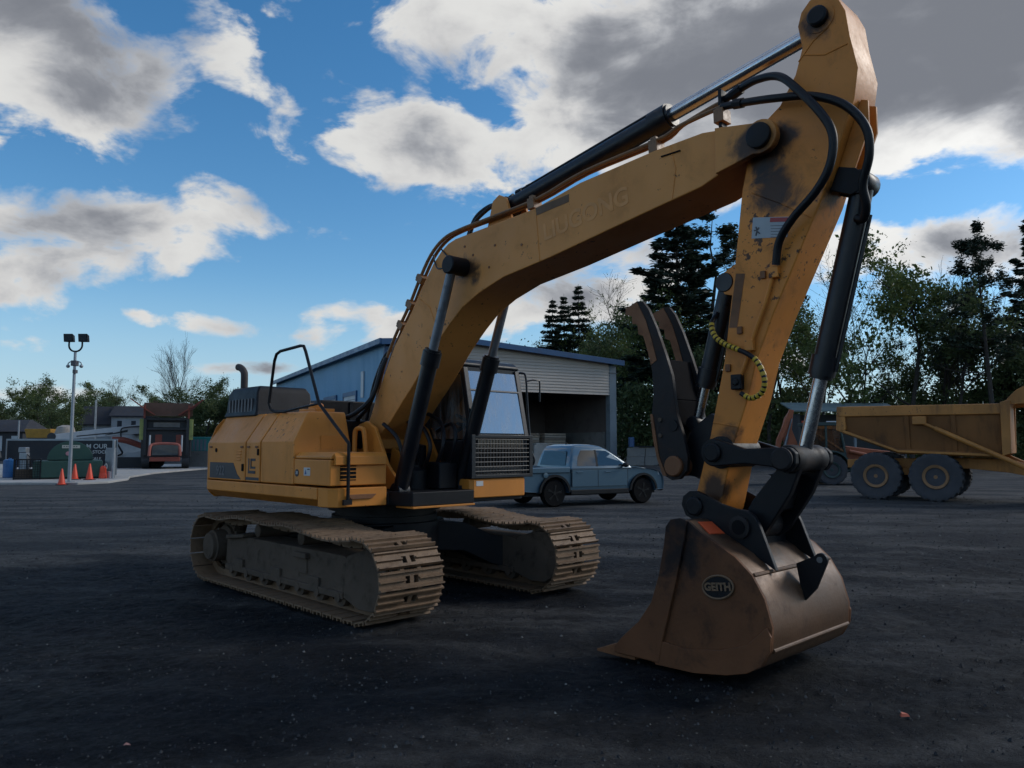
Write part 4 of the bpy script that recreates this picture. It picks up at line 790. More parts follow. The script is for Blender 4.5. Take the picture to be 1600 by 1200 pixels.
def dump_truck():
    T = thing('dump_truck', 'yellow articulated dump truck with two big rear wheels at the edge of the yard', 'truck', (12.60, 26.2, 0), R(-36))
    def wheel(x, s, r=.775):
        w = link('wheel', DTY, None, T, loc=(x, s * 1.10, r - .015)); w.rotation_euler = (0, R(37 * x), 0)
        k = link('rim', DRIM, None, w, loc=(0, s * .13, 0)); k.rotation_euler = (0, 0, 0 if s > 0 else math.pi)
        return w
    for x in (0., 1.72): wheel(x, -1); wheel(x, 1)
    for s in (-1, 1): wheel(6.0, s)
    # dump body: floor and sides with a raised tail
    side = [(-1.02, 3.0), (-1.08, 2.30), (-.98, 2.22), (.70, 1.54), (3.30, 1.42), (3.50, 1.55), (3.60, 2.95)]
    b_ = MB()
    for s in (-1, 1): b_.loft([[(x, s * (1.06 + .155 * (z - 1.42)), z) for x, z in side], [(x, s * (1.12 + .155 * (z - 1.42)), z) for x, z in side]])
    for s in (-1, 1):
        for x in (.9, 2.2): b_.loft([[(x, s * 1.12, 1.5), (x + .14, s * 1.12, 1.5), (x + .14, s * 1.30, 2.7), (x, s * 1.30, 2.7)], [(x, s * 1.17, 1.5), (x + .14, s * 1.17, 1.5), (x + .14, s * 1.36, 2.7), (x, s * 1.36, 2.7)]])
    b_.loft([[(-1.0, -1.22, 2.24), (-1.0, 1.22, 2.24), (-1.0, 1.22, 2.32), (-1.0, -1.22, 2.32)], [(.7, -1.22, 1.56), (.7, 1.22, 1.56), (.7, 1.22, 1.64), (.7, -1.22, 1.64)], [(3.5, -1.22, 1.44), (3.5, 1.22, 1.44), (3.5, 1.22, 1.52), (3.5, -1.22, 1.52)]])
    b_.box(3.52, 3.62, -1.18, 1.18, 1.5, 3.0)
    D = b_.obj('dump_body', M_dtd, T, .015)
    for s in (-1, 1):
        MB().py([(-1.12, 2.72), (-1.12, 3.04), (3.56, 3.0), (3.56, 2.68), (-.8, 2.70)], min(s * 1.20, s * 1.40), max(s * 1.20, s * 1.40)).obj('top_rail', M_dty, D, .03)
        MB().py([(-1.12, 3.0), (-1.16, 2.26), (-.98, 2.18), (-.84, 2.28), (-.86, 2.72)], min(s * 1.24, s * 1.38), max(s * 1.24, s * 1.38)).obj('tail_post', M_dty, D, .02)
        MB().loft([[(-1.0, s * 1.38, 2.20), (-1.0, s * 1.25, 2.16), (-1.0, s * 1.25, 2.26), (-1.0, s * 1.38, 2.30)], [(.7, s * 1.38, 1.53), (.7, s * 1.25, 1.48), (.7, s * 1.25, 1.58), (.7, s * 1.38, 1.60)], [(3.45, s * 1.38, 1.41), (3.45, s * 1.25, 1.36), (3.45, s * 1.25, 1.46), (3.45, s * 1.38, 1.48)]]).obj('sole_rail', M_dty, D, .008)
        MB().py([(3.52, 1.42), (3.74, 1.50), (3.78, 3.10), (3.52, 3.04)], min(s * 1.26, s * 1.44), max(s * 1.26, s * 1.44)).obj('front_post', M_dty, D, .02)
        h0, h1_ = Vector((1.35, s * 1.44, 2.50)), Vector((4.35, s * 1.40, .95)); t = (h1_ - h0)
        MB().cyl(h0 + t * .14, h1_, .075, n=14).cyl(h0, h0 + t * .15, .05, n=12).obj('hoist_cylinder', M_dty, T)
        MB().box(1.15, 1.55, min(s * 1.31, s * 1.50), max(s * 1.31, s * 1.50), 2.40, 2.66).obj('hoist_lug', M_dty, D, .03)
    # front headboard with a curved spill guard
    pr = [(3.60, 2.95), (3.72, 3.16), (3.95, 3.40), (4.35, 3.62), (4.85, 3.70), (4.85, 3.64), (4.38, 3.54), (4.02, 3.34), (3.80, 3.12), (3.70, 2.95)]
    MB().py(pr, -1.30, 1.30).obj('spill_guard', M_dty, D, .01)
    for y in (-1.34, 1.30): MB().py([(3.62, 2.95)] + pr[1:5] + [(4.85, 3.2), (4.3, 3.0)], y, y + .04).obj('guard_cheek', M_dty, D, .01)
    MB().box(3.63, 3.73, -1.25, 1.25, 1.5, 3.1).obj('headboard', M_dty, D, .01)
    # rear frame
    fr = MB()
    for s in (-1, 1): fr.py([(-1.0, 1.0), (-1.0, 1.28), (2.6, 1.36), (3.6, 1.30), (4.6, 1.02), (4.9, .80), (4.6, .72), (3.6, .92), (2.6, 1.02)], min(s * .42, s * .62), max(s * .42, s * .62))
    fr.box(-.9, -.7, -.42, .42, 1.0, 1.25).box(2.2, 2.4, -.42, .42, 1.05, 1.3).box(4.4, 4.9, -.6, .6, .70, 1.0)
    fr.obj('frame', M_dty, T, .02)
    for x in (0, 1.72): MB().cyl((x, -1.0, .77), (x, 1.0, .77), .16, n=14).ball((x, 0, .77), .32, 14, 8).obj('axle', M_frame, T)
    for s in (-1, 1): MB().py([(-.2, .78), (.1, .95), (.86, 1.02), (1.6, .95), (1.9, .78), (1.6, .70), (.86, .80), (.1, .70)], min(s * .66, s * .78), max(s * .66, s * .78)).obj('walking_beam', M_dty, T, .02)
    # tractor unit
    MB().box(4.9, 7.9, -.55, .55, .75, 1.2).obj('tractor_frame', M_dty, T, .03)
    MB().loft([[(6.4, -1.0, 1.3), (6.4, 1.0, 1.3), (6.4, 1.0, 2.3), (6.4, -1.0, 2.3)], [(8.3, -.85, 1.3), (8.3, .85, 1.3), (8.3, .85, 1.85), (8.3, -.85, 1.85)]]).obj('engine_hood', M_dty, T, .06, 3)
    for s in (-1, 1): MB().py(arc(6.0, .78, 1.02, 10, 170) + arc(6.0, .78, .94, 170, 10), min(s * .8, s * 1.42), max(s * .8, s * 1.42)).obj('mudguard', M_dty, T)
    c_ = MB().box(5.0, 6.4, -.75, .75, 1.3, 2.1).box(5.0, 6.35, -.75, .75, 3.08, 3.2)
    for x in (5.05, 6.28):
        for y in (-.70, .70): c_.box(x - .05, x + .05, y - .05, y + .05, 2.1, 3.08)
    C_ = c_.obj('cab', M_dty, T, .03)
    MB().box(5.06, 6.3, -.72, .72, 2.12, 3.07).obj('cab_glass', M_cglass, C_)
    return T
dump_truck()
# ---- backhoe loader behind it
M_bh = paint('dark_green_paint', (.030, .062, .060), .45, dirt=(.05, .05, .045), amt=.5, scale=2, bump=.05)
M_bho = paint('backhoe_orange', (.30, .085, .035), .5, dirt=(.09, .05, .035), amt=.6, scale=2.5, bump=.08)
def backhoe():
    T = thing('backhoe_loader', 'dark backhoe loader with orange arm and orange roof beacon parked behind the dump truck', 'backhoe', (14.45, 35.6, 0), R(-8))
    for x, r, w in ((0, .69, .44), (2.2, .48, .32)):
        for s in (-1, 1):
            me_ = big_tyre(r, w, 18, .42).mesh('tyre'); wl = link('wheel', me_, M_tyre, T, loc=(x, s * .92, r - .01))
            rm = rim_mb(r * .52).obj('rim', M_bh, wl, loc=(0, s * .10, 0)); rm.rotation_euler = (0, 0, 0 if s > 0 else math.pi)
    MB().box(-.9, 2.7, -.45, .45, .55, 1.05).obj('chassis', M_bh, T, .04)
    MB().loft([[(.75, -.48, 1.05), (.75, .48, 1.05), (.75, .48, 1.75), (.75, -.48, 1.75)], [(2.75, -.42, 1.0), (2.75, .42, 1.0), (2.75, .42, 1.5), (2.75, -.42, 1.5)]]).obj('engine_hood', M_bho, T, .06, 3)
    c_ = MB().box(-.95, .75, -.72, .72, 1.05, 1.45).box(-1.02, .82, -.78, .78, 2.66, 2.80)
    for x, xt in ((-.90, -.86), (.70, .52), (-.1, -.1)):
        for y in (-.68, .68): c_.loft([[(x - .04, y - .04, 1.45), (x + .04, y - .04, 1.45), (x + .04, y + .04, 1.45), (x - .04, y + .04, 1.45)], [(xt - .04, y - .04, 2.66), (xt + .04, y - .04, 2.66), (xt + .04, y + .04, 2.66), (xt - .04, y + .04, 2.66)]])
    C_ = c_.obj('cab', M_bh, T, .02)
    MB().loft([[(-.88, -.66, 1.46), (.66, -.66, 1.46), (.66, .66, 1.46), (-.88, .66, 1.46)], [(-.84, -.66, 2.65), (.50, -.66, 2.65), (.50, .66, 2.65), (-.84, .66, 2.65)]]).obj('cab_glass', glass('tractor_glass', (.35, .42, .42), .12, .03, .1), C_)
    MB().box(-.98, -.55, -.62, .1, 2.805, 2.90).obj('beacon_bar', plain('beacon_orange', (.65, .10, .02), .3), C_, .03)
    MB().box(-.1, .55, -.82, -.70, 2.805, 2.86).obj('work_lamp', M_lamp, C_, .02)
    for s in (-1, 1): MB().py(arc(0, .69, .86, 0, 180) + arc(0, .69, .79, 180, 0), min(s * .68, s * 1.14), max(s * .68, s * 1.14)).obj('mudguard', M_bh, T)
    MB().box(-1.35, -.9, -.9, .9, .35, .95).obj('stabiliser_frame', M_blk, T, .03)
    bm = MB().loft([[(-1.35, y0 - .14, .8), (-1.35, y0 + .14, .8), (-1.05, y0 + .14, .95), (-1.05, y0 - .14, .95)] if i == 0 else [(x0 - w0, y0 - .13, z0 - w0 * .4), (x0 - w0, y0 + .13, z0 - w0 * .4), (x0 + w0, y0 + .13, z0 + w0 * .4), (x0 + w0, y0 - .13, z0 + w0 * .4)] for i, (x0, z0, w0, y0) in enumerate(((0, 0, 0, -.2), (-1.45, 1.6, .24, -.2), (-1.75, 2.4, .24, -.2), (-1.62, 3.1, .18, -.2), (-1.50, 3.35, .12, -.2)))])
    B_ = bm.obj('boom', M_bho, T, .02)
    MB().py([(-1.60, 3.42), (-1.40, 3.38), (-1.98, 2.0), (-2.18, 1.15), (-2.30, 1.2), (-2.22, 2.0)], -.44, -.24).obj('dipper', M_bho, T, .02)
    MB().cyl((-1.9, -.34, 1.55), (-1.72, -.34, 2.2), .07, n=10).cyl((-1.72, -.34, 2.2), (-1.50, -.34, 3.0), .04, n=10).obj('dipper_cylinder', M_dull, B_)
    bkp = [(-2.3, 1.2), (-2.05, 1.15), (-1.85, .95), (-1.80, .6), (-2.0, .35), (-2.35, .30), (-2.6, .45), (-2.35, .48), (-2.12, .6), (-2.08, .9)]
    MB().py(bkp, -.62, -.02).obj('digging_bucket', M_blk, T, .01)
    MB().py([(2.75, .3), (3.2, .25), (3.5, .08), (3.5, .04), (3.1, .04), (2.8, .15), (2.72, .8), (2.85, .85)], -1.1, 1.1).obj('loader_bucket', M_bho, T, .01)
    for s in (-1, 1): MB().tube([(.9, s * .62, 1.5), (2.0, s * .62, 1.25), (2.75, s * .62, .55)], .08, 8).obj('loader_arm', M_bho, T)
    return T
backhoe()
# ================================================================== warehouse
M_wblue = paint('blue_cladding', (.15, .35, .54), .30, dirt=(.10, .24, .38), amt=.3, scale=.4, bump=.02, streak=True, var=.06)
M_wtrim = paint('dark_blue_trim', (.020, .085, .20), .35, amt=.2, scale=.6, bump=.02)
M_beige = paint('beige_siding', (.58, .49, .41), .55, dirt=(.42, .36, .30), amt=.3, scale=.5, bump=.02, streak=True, var=.05)
M_post = paint('grey_post', (.20, .24, .27), .45, amt=.3, scale=.7, bump=.02)
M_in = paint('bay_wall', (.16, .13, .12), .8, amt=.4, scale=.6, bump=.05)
M_conc = paint('concrete', (.21, .205, .195), .85, dirt=(.09, .085, .08), amt=.6, scale=1.2, bump=.15)
M_pale = paint('pale_concrete', (.38, .37, .35), .85, dirt=(.15, .14, .13), amt=.4, scale=1.2, bump=.1)
M_roof = paint('grey_roof', (.10, .115, .13), .5, amt=.3, scale=.4, bump=.02)
M_wdoor = paint('white_door', (.50, .53, .55), .45, amt=.25, scale=.8, bump=.02)
def warehouse():
    W = thing('warehouse', 'blue steel warehouse with beige siding over a wide open storage bay', 'building', (-10.3, 62, 0), math.atan2(10.5, 20.1))
    L, D = 22.7, 46.0; rx, rz = 6.8, 10.75; e0, e1 = 10.25, 9.65
    def top(x): return e0 + (rz - e0) * x / rx if x < rx else rz + (e1 - rz) * (x - rx) / (L - rx)
    # blue side wall: ribbed sheet
    prof = []; t = 0
    while t < D: prof += [(0, t), (0, t + .22), (-.04, t + .25), (-.04, t + .31), (0, t + .34)]; t += .36
    b_ = MB(); n = len(prof)
    b_.loft([[(x, y, 0) for x, y in prof], [(x, y, e0 - .05) for x, y in prof]], False, False)
    Wl = b_.obj('side_wall', M_wblue, W, sharp=20)
    for t0, t1 in ((7.74, 12.2), (14.6, 19.6), (25, 29.5)):
        d_ = MB().box(-.10, .02, t0 + .25, t1 - .25, .0, 6.35).obj('roller_door', M_wdoor, W)
        MB().box(-.16, -.04, t0, t1, 6.35, 6.75).box(-.16, -.04, t0, t0 + .25, 0, 6.35).box(-.16, -.04, t1 - .25, t1, 0, 6.35).obj('door_frame', M_wtrim, d_)
        for k in range(10): MB().box(-.112, -.10, t0 + .25, t1 - .25, .60 * k + .56, .60 * k + .60).obj('door_rib', M_roof, d_)
    MB().box(-.14, -.05, 5.6, 6.3, 6.0, 8.3).obj('wall_vent', M_wdoor, W)
    # front: ribbed blue panel, beige siding rows over the bay, post
    prof = []; t = .0
    while t < 5.6: prof += [(t, 0), (t + .22, 0), (t + .25, -.04), (t + .31, -.04), (t + .34, 0)]; t += .36
    MB().loft([[(x, y + .25, 0) for x, y in prof], [(x, y + .25, 9.9) for x, y in prof]], False, False).obj('front_panel', M_wblue, W, sharp=20)
    MB().box(-.10, .22, -.08, .25, 0, 9.9).obj('corner_trim', M_wtrim, W, .02)
    z = 6.55; k = 0
    while z < 10.5:
        x0 = 5.6; x1 = L - .75
        # clip each course to the roof slope
        if top(x1) - .35 < z + .27: x1 = max(x0 + .5, rx + (rz - .35 - (z + .27)) / (rz - e1) * (L - rx))
        if z + .27 < rz - .2: MB().loft([[(x, .02, z), (x, -.07, z), (x, .0, z + .27), (x, .05, z + .27)] for x in (x0, x1)]).obj('siding_course', M_beige, W)
        z += .27
    MB().py([(5.6, 6.55), (L - .75, 6.55), (L - .75, top(L - .75) - .05), (rx, rz - .05), (5.6, top(5.6) - .05)], .052, .16).obj('siding_backing', M_beige, W)
    MB().box(L - .75, L, -.10, .6, 0, e1 - .3).obj('bay_post', M_post, W, .03)
    MB().box(L - .80, L + .05, -.12, .5, 8.55, 8.68).obj('post_band', M_roof, W)
    # roof with blue fascia
    MB().loft([[(x, y, z) for x, z in ((-.5, e0 - .06), (rx, rz), (L + .5, e1 - .03), (L + .5, e1 + .12), (rx, rz + .16), (-.5, e0 + .1))] for y in (-.6, D + .3)]).obj('roof', M_roof, W)
    MB().loft([[(x, y, z) for x, z in ((-.55, e0 - .35), (rx, rz - .28), (L + .55, e1 - .34), (L + .55, e1 + .16), (rx, rz + .2), (-.55, e0 + .14))] for y in (-.74, -.61)]).obj('fascia', M_wtrim, W, .02)
    MB().box(-.72, -.52, -.7, D + .3, e0 - .30, e0 + .16).obj('gutter', M_wtrim, W, .02)
    # bay interior
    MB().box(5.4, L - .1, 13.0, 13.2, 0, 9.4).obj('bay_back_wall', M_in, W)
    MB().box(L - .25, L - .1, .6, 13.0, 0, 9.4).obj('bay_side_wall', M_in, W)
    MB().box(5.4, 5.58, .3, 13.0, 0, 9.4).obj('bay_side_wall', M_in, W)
    MB().box(L - .7, L - .27, .9, 12.5, 0, 3.1).obj('bay_kick_wall', M_conc, W)
    MB().box(L - .08, L, .5, D, 0, e1 - .1).box(.0, L, D - .1, D, 0, 9.5).obj('rear_wall', M_wblue, W)
    return W
WH = warehouse()
def wpt(x, y, z=0):                                      # a spot given in the warehouse's own metres
    c, s = math.cos(WH.rotation_euler.z), math.sin(WH.rotation_euler.z); return (WH.location.x + x * c - y * s, WH.location.y + x * s + y * c, z)
M_board = [paint('timber_%d' % k, c, .75, amt=.4, scale=3, bump=.1) for k, c in enumerate(((.50, .40, .31), (.37, .29, .23), (.60, .50, .41)))]
def stack(name, label, x, y, w, d, h, n, mi, z0=0.):
    S = thing(name, label, 'stack', wpt(x, y, z0), WH.rotation_euler.z, 'stacks of palletised goods in the open bay')
    MB().box(-w / 2, w / 2, -d / 2, d / 2, 0, .03).box(-w / 2, w / 2, -d / 2, -d / 2 + .1, .03, .12).box(-w / 2, w / 2, d / 2 - .1, d / 2, .03, .12).box(-w / 2, w / 2, -d / 2, d / 2, .12, .15).obj('pallet', M_board[1], S)
    hh = (h - .15) / n; rk = random.Random(int(x * 10 + z0))
    for k in range(n):
        j = rk.uniform(-.03, .03); MB().box(-w / 2 + j, w / 2 + j, -d / 2 + .02, d / 2 - .02, .15 + hh * k, .15 + hh * (k + .80)).obj('layer', M_board[(mi + k) % 3] if k % 3 else M_board[mi], S, .01)
    return S
stack('pallet_stack', 'stack of brown boards on the floor beside the pale block in the open bay', 19.5, 4.2, 2.2, 1.4, 1.55, 6, 0)
stack('pallet_stack', 'brown board stack on top of the stack in the middle of the open bay', 19.35, 6.2, 2.4, 1.3, 1.5, 6, 1, 1.56)
stack('pallet_stack', 'brown board stack at the back, under the upper middle stack in the open bay', 19.35, 6.2, 2.4, 1.3, 1.55, 6, 2, 0)
stack('pallet_stack', 'upper board stack nearest the excavator cab in the open bay', 16.75, 6.2, 1.6, 1.3, 1.5, 6, 2, 1.56)
stack('pallet_stack', 'lower board stack behind the pale block in the open bay', 16.75, 6.2, 1.6, 1.3, 1.55, 6, 1, 0)
stack('pallet_stack', 'narrow stack with white edges beside the pale block in the open bay', 17.75, 3.9, .6, 1.2, 1.6, 7, 2)
tag(MB().box(-.85, .85, -.6, .6, 0, 1.9).box(-.6, .6, -.5, .5, 1.9, 2.05).obj('storage_crate', M_pale, None, .03, loc=wpt(15.7, 2.4), rot=(0, 0, WH.rotation_euler.z)), 'tall pale grey crate standing at the mouth of the open bay', 'crate')
# concrete block wall and barrels right of the bay
bm_ = MB().box(-.8, .8, -.4, .4, 0, .8).box(-.25, .25, -.15, .15, .8, .86).mesh('concrete_block'); bm_.materials.append(M_conc)
names = ('beside the bay post', 'second from the bay post', 'third from the bay post', 'fourth from the bay post', 'fifth from the bay post', 'farthest from the bay post')
for r_, row in ((0, 'lower'), (1, 'upper')):
    for k in range(6):
        o = link('concrete_block', bm_, None, None, .03, loc=(11.35 + 1.63 * k + (.0 if r_ == 0 else .06), 71.0 - .12 * k, .805 * r_), rot=(0, 0, R(-4 + (k * 37 % 5 - 2) * .6)))
        tag(o, 'grey concrete block in the %s row of the wall, %s' % (row, names[k]), 'block', 'concrete blocks right of the bay')
for k, (x, lab) in enumerate(((11.0, 'blue plastic barrel standing on the blocks beside the bay post'),)):
    o = MB().lathe([(.24, 0), (.28, .03), (.28, .28), (.295, .30), (.28, .32), (.28, .58), (.295, .60), (.28, .62), (.28, .86), (.24, .9)], (0, 0, 0), 'z', 18).obj('blue_barrel', plain('barrel_blue', (.03, .09, .22), .35), None, loc=(x, 71.0, 1.675))
    tag(o, lab, 'barrel')
o = MB().tube(smooth_path([(11.2, 70.4, 1.72), (13.0, 70.35, 1.70), (14.6, 70.3, 1.72), (14.9, 70.2, 1.55), (14.4, 70.1, .9), (13.7, 70.0, .3), (13.2, 69.8, .05)], 6), .06, 8).obj('black_hose', M_hose, None)
tag(o, 'thick black hose draped over the concrete block wall', 'hose')
# low shed with a grey-green roof behind the dump truck
M_groof = paint('shed_roof', (.13, .18, .18), .5, amt=.3, scale=.5, bump=.03)
S = thing('farm_shed', 'long low shed with pale grey-green roof behind the dump truck', 'building', (22.6, 60.5, 0), R(-4))
MB().box(0, 8.2, 2.6, 2.75, 0, 4.3).box(.0, .15, .2, 2.6, 0, 4.3).box(8.05, 8.2, .2, 2.6, 0, 4.6).obj('wall', paint('shed_wall', (.06, .065, .07), .7, amt=.4, scale=.8), S)
MB().loft([[(-.6, -.5, 4.45), (-.6, 3.0, 5.25), (-.6, 3.0, 5.35), (-.6, -.5, 4.55)], [(7.0, -.5, 4.40), (8.0, 3.0, 5.15), (8.0, 3.0, 5.25), (7.6, -.5, 4.50)]]).obj('roof', M_groof, S)
for x in (.9, 4.2, 7.4): MB().box(x - .08, x + .08, -.2, -.04, 0, 4.48).obj('post', M_post, S)
# ================================================================== the corner on the left
tag(MB().pz([(-60, 34.2), (-24, 35.0), (-21, 34.9), (-19.6, 34.9), (-18.9, 36.2), (-19.6, 39.5), (-21.0, 42.5), (-22.6, 49), (-22.9, 54), (-23.5, 72), (-60, 72)], -.05, .10).obj('concrete_pad', M_pale, None, .03), 'pale concrete pad with a raised edge under the light pole', None, kind='structure')
PZ = .10
M_galv = paint('galvanised', (.30, .33, .36), .4, metal=.6, dirt=(.16, .17, .18), amt=.3, scale=2, bump=.03)
LP = thing('light_pole', 'tall grey steel pole with two floodlights and small cameras near the cones', 'light pole', (-20.35, 35.55, PZ))
MB().cyl((0, 0, 0), (0, 0, 6.0), .085, .06, 14).box(-.16, .16, -.16, .16, 0, .03).obj('pole', M_galv, LP)
MB().tube(smooth_path([(-.30, 0, 6.55), (-.30, 0, 6.25), (-.18, 0, 6.08), (0, 0, 6.03), (.18, 0, 6.08), (.30, 0, 6.25), (.30, 0, 6.55)], 5), .04, 10).obj('lamp_yoke', M_blk, LP)
for s in (-1, 1):
    lm = MB().loft([[(s * .34 - .22, -.02, 6.48), (s * .34 + .22, -.02, 6.48), (s * .34 + .22, -.08, 6.86), (s * .34 - .22, -.08, 6.86)], [(s * .34 - .17, .26, 6.50), (s * .34 + .17, .26, 6.50), (s * .34 + .17, .20, 6.80), (s * .34 - .17, .20, 6.80)]]).obj('floodlight', M_blk, LP, .02)
    MB().loft([[(s * .34 - .18, -.026, 6.52), (s * .34 + .18, -.026, 6.52), (s * .34 + .18, -.082, 6.83), (s * .34 - .18, -.082, 6.83)], [(s * .34 - .18, -.033, 6.52), (s * .34 + .18, -.033, 6.52), (s * .34 + .18, -.089, 6.83), (s * .34 - .18, -.089, 6.83)]]).obj('lens', plain('lamp_lens', (.05, .06, .07), .2), lm)
    MB().tube(smooth_path([(0, 0, 5.5), (s * .18, 0, 5.55), (s * .30, 0, 5.48), (s * .31, 0, 5.40)], 4), .025, 8).ball((s * .31, 0, 5.34), .085, 10, 6).obj('dome_camera', M_galv, LP)
MB().box(-.12, .12, -.13, .13, 5.35, 5.6).box(.02, .16, -.2, .0, 5.0, 5.16).obj('camera_box', M_grey, LP, .01)
# cones
M_cone = plain('cone_orange', (.72, .065, .022), .45)
cm = MB().lathe([(.205, .03), (.17, .045), (.15, .06), (.03, .72), (.022, .73), (.015, .72)], (0, 0, 0), 'z', 20).mesh('cone_body'); cm.materials.append(M_cone)
cbse = MB().box(-.2, .2, -.2, .2, 0, .035).mesh('base'); cbse.materials.append(M_trim)
for (x, y, z, s, lab) in ((-20.15, 34.6, 0, 1.0, 'orange traffic cone at the foot of the light pole, leftmost'), (-21.5, 38.0, PZ, 1.05, 'orange traffic cone just right of the light pole, farthest back'), (-20.55, 37.6, PZ, 1.08, 'orange traffic cone third from the left in front of the green tank')):
    c_ = thing('traffic_cone', lab, 'cone', (x, y, z), .3 * x, 'orange traffic cones round the light pole'); c_.scale = (s, s, s)
    link('cone_body', cm, None, c_); link('base', cbse, None, c_, .012)
# drum-style delineator beside the locker
c_ = thing('traffic_barrel', 'small orange barrel with a grab handle beside the grey locker', 'barrel', (-20.75, 39.2, PZ))
MB().lathe([(.17, 0), (.19, .03), (.17, .25), (.155, .27), (.15, .52), (.12, .56), (.10, .62), (.06, .64)], (0, 0, 0), 'z', 18).obj('barrel_body', M_cone, c_)
MB().tube(smooth_path([(.06, 0, .62), (.12, 0, .74), (.18, 0, .70), (.19, 0, .50)], 4), .018, 8).obj('handle', M_white, c_)
# green vault tank
M_gtank = paint('tank_green', (.016, .060, .048), .5, dirt=(.03, .06, .05), amt=.4, scale=1.2, bump=.04)
GT = thing('storage_tank', 'dark green tank with domed top on a green box behind the cones', 'tank', (-22.25, 38.75, PZ), R(29))
MB().box(-1.55, 1.50, 0, 3.4, .06, .90).obj('containment_box', M_gtank, GT, .04, 3)
dm = [(1.03 * math.cos(R(180 * i / 20)), .92 + .95 * math.sin(R(180 * i / 20))) for i in range(21)]
MB().py([(x + .05, z + .02) for x, z in dm] + [(-.98, .90), (1.08, .90)][::1][:0], .75, 3.2).obj('domed_tank', M_gtank, GT, .02)
sg = MB().box(-.34, .46, .735, .748, 1.53, 1.69).obj('name_plate', plain('plate_cream', (.42, .43, .38), .5), GT)
for k in range(6): MB().box(-.28 + .11 * k, -.21 + .11 * k, .731, .735, 1.59, 1.64).obj('plate_print', M_grey, sg)
MB().lathe([(.11, -.006), (.11, .006)], (-.06, .738, 1.26), 'y', 18).obj('round_label', plain('label_pink', (.40, .20, .24), .5), GT)
MB().box(-1.4, 1.4, -.02, .0, .02, .06).obj('foot_rail', M_blk, GT)
# cage, drum, pump column
cg = thing('wire_cage', 'low dark steel mesh cage beside the green tank', 'cage', (-24.25, 37.6, PZ), R(30))
fb_ = MB()
for (x, y) in ((0, 0), (1.1, 0), (0, .9), (1.1, .9)): fb_.box(x - .03, x + .03, y - .03, y + .03, 0, 1.0)
for z in (.04, .97): fb_.box(0, 1.1, -.03, .03, z - .03, z + .03).box(0, 1.1, .87, .93, z - .03, z + .03).box(-.03, .03, 0, .9, z - .03, z + .03).box(1.07, 1.13, 0, .9, z - .03, z + .03)
fb_.obj('cage_frame', M_blk, cg)
for k in range(9): MB().cyl((.11 + .11 * k, 0, .05), (.11 + .11 * k, 0, .95), .010, n=6).obj('mesh_wire', M_blk, cg)
for k in range(7): MB().cyl((0, 0, .14 + .12 * k), (1.1, 0, .14 + .12 * k), .010, n=6).obj('mesh_wire', M_blk, cg)
MB().box(.05, 1.05, .3, .85, .03, .5).obj('cage_load', M_frame, cg, .04)
o = MB().lathe([(.27, 0), (.30, .03), (.30, .3), (.315, .32), (.30, .34), (.30, .62), (.315, .64), (.30, .66), (.30, .9), (.22, .95), (.08, .96), (.07, 1.02)], (0, 0, 0), 'z', 20).obj('blue_drum', plain('drum_blue', (.015, .10, .27), .35), None, loc=(-26.15, 40.2, PZ)); tag(o, 'bright blue drum standing left of the wire cage', 'drum')
pc = thing('fuel_pump', 'grey pump column with hose behind the wire cage', 'pump', (-25.6, 40.5, PZ))
MB().box(-.20, .20, -.15, .15, 0, 1.3).box(-.24, .16, -.17, .17, 1.3, 1.58).obj('pump_body', M_galv, pc, .04, 3)
MB().tube(smooth_path([(.2, -.1, 1.2), (.38, -.12, 1.0), (.40, -.12, .5), (.28, -.14, .4), (.22, -.14, .9)], 5), .022, 8).obj('pump_hose', M_hose, pc)
lk = thing('steel_locker', 'narrow grey ribbed steel locker behind the orange barrel', 'locker', (-20.9, 40.0, PZ))
MB().box(-.19, .19, 0, .35, 0, 1.55).obj('locker_body', M_galv, lk, .01)
for k in range(5): MB().box(-.16 + .075 * k, -.13 + .075 * k, -.015, 0, .04, 1.5).obj('locker_rib', M_galv, lk)
o = MB().lathe([(.12, 0), (.15, .33), (.155, .34), (.14, .34)], (0, 0, 0), 'z', 16).obj('white_bucket', plain('bucket_white', (.5, .55, .58), .4), None, loc=(-20.55, 39.55, PZ)); tag(o, 'small white bucket at the foot of the grey locker', 'bucket')
o = MB().cyl((0, 0, 0), (0, 0, 1.92), .075, n=14).ball((0, 0, 1.92), .075, 12, 6, .5).box(-.12, .12, -.12, .12, 0, .02).obj('steel_post', M_galv, None, loc=(-20.25, 39.2, PZ)); tag(o, 'plain grey steel post right of the locker', 'post')
# banner
M_bann = paint('banner_navy', (.010, .014, .022), .5, amt=.3, scale=1, bump=.02)
BN = thing('banner_sign', 'long dark banner with white lettering in a pale frame behind the green tank', 'sign', (-28.3, 43.2, PZ), R(8))
MB().box(0, 5.75, 0, .03, .45, 1.95).obj('banner_sheet', M_bann, BN)
MB().box(-.06, 5.81, -.02, .05, 1.95, 2.05).obj('top_rail', M_galv, BN)
for x in (-.06, 1.9, 3.8, 5.78): MB().box(x - .03, x + .03, .035, .09, 0, 2.05).obj('banner_post', M_galv, BN)
M_let = plain('banner_white', (.50, .52, .52), .6)
for body, size, x, z in (('M OUR', .36, 4.72, 1.62), ('D STOCK', .25, 4.78, 1.30), ('SALE', .24, 4.72, .92)):
    o = link('lettering', text_mesh(body, size, .004, bold=.003), M_let, BN); frame_matrix(o, (x, -.006, z), (1, 0, 0), (0, 0, 1))
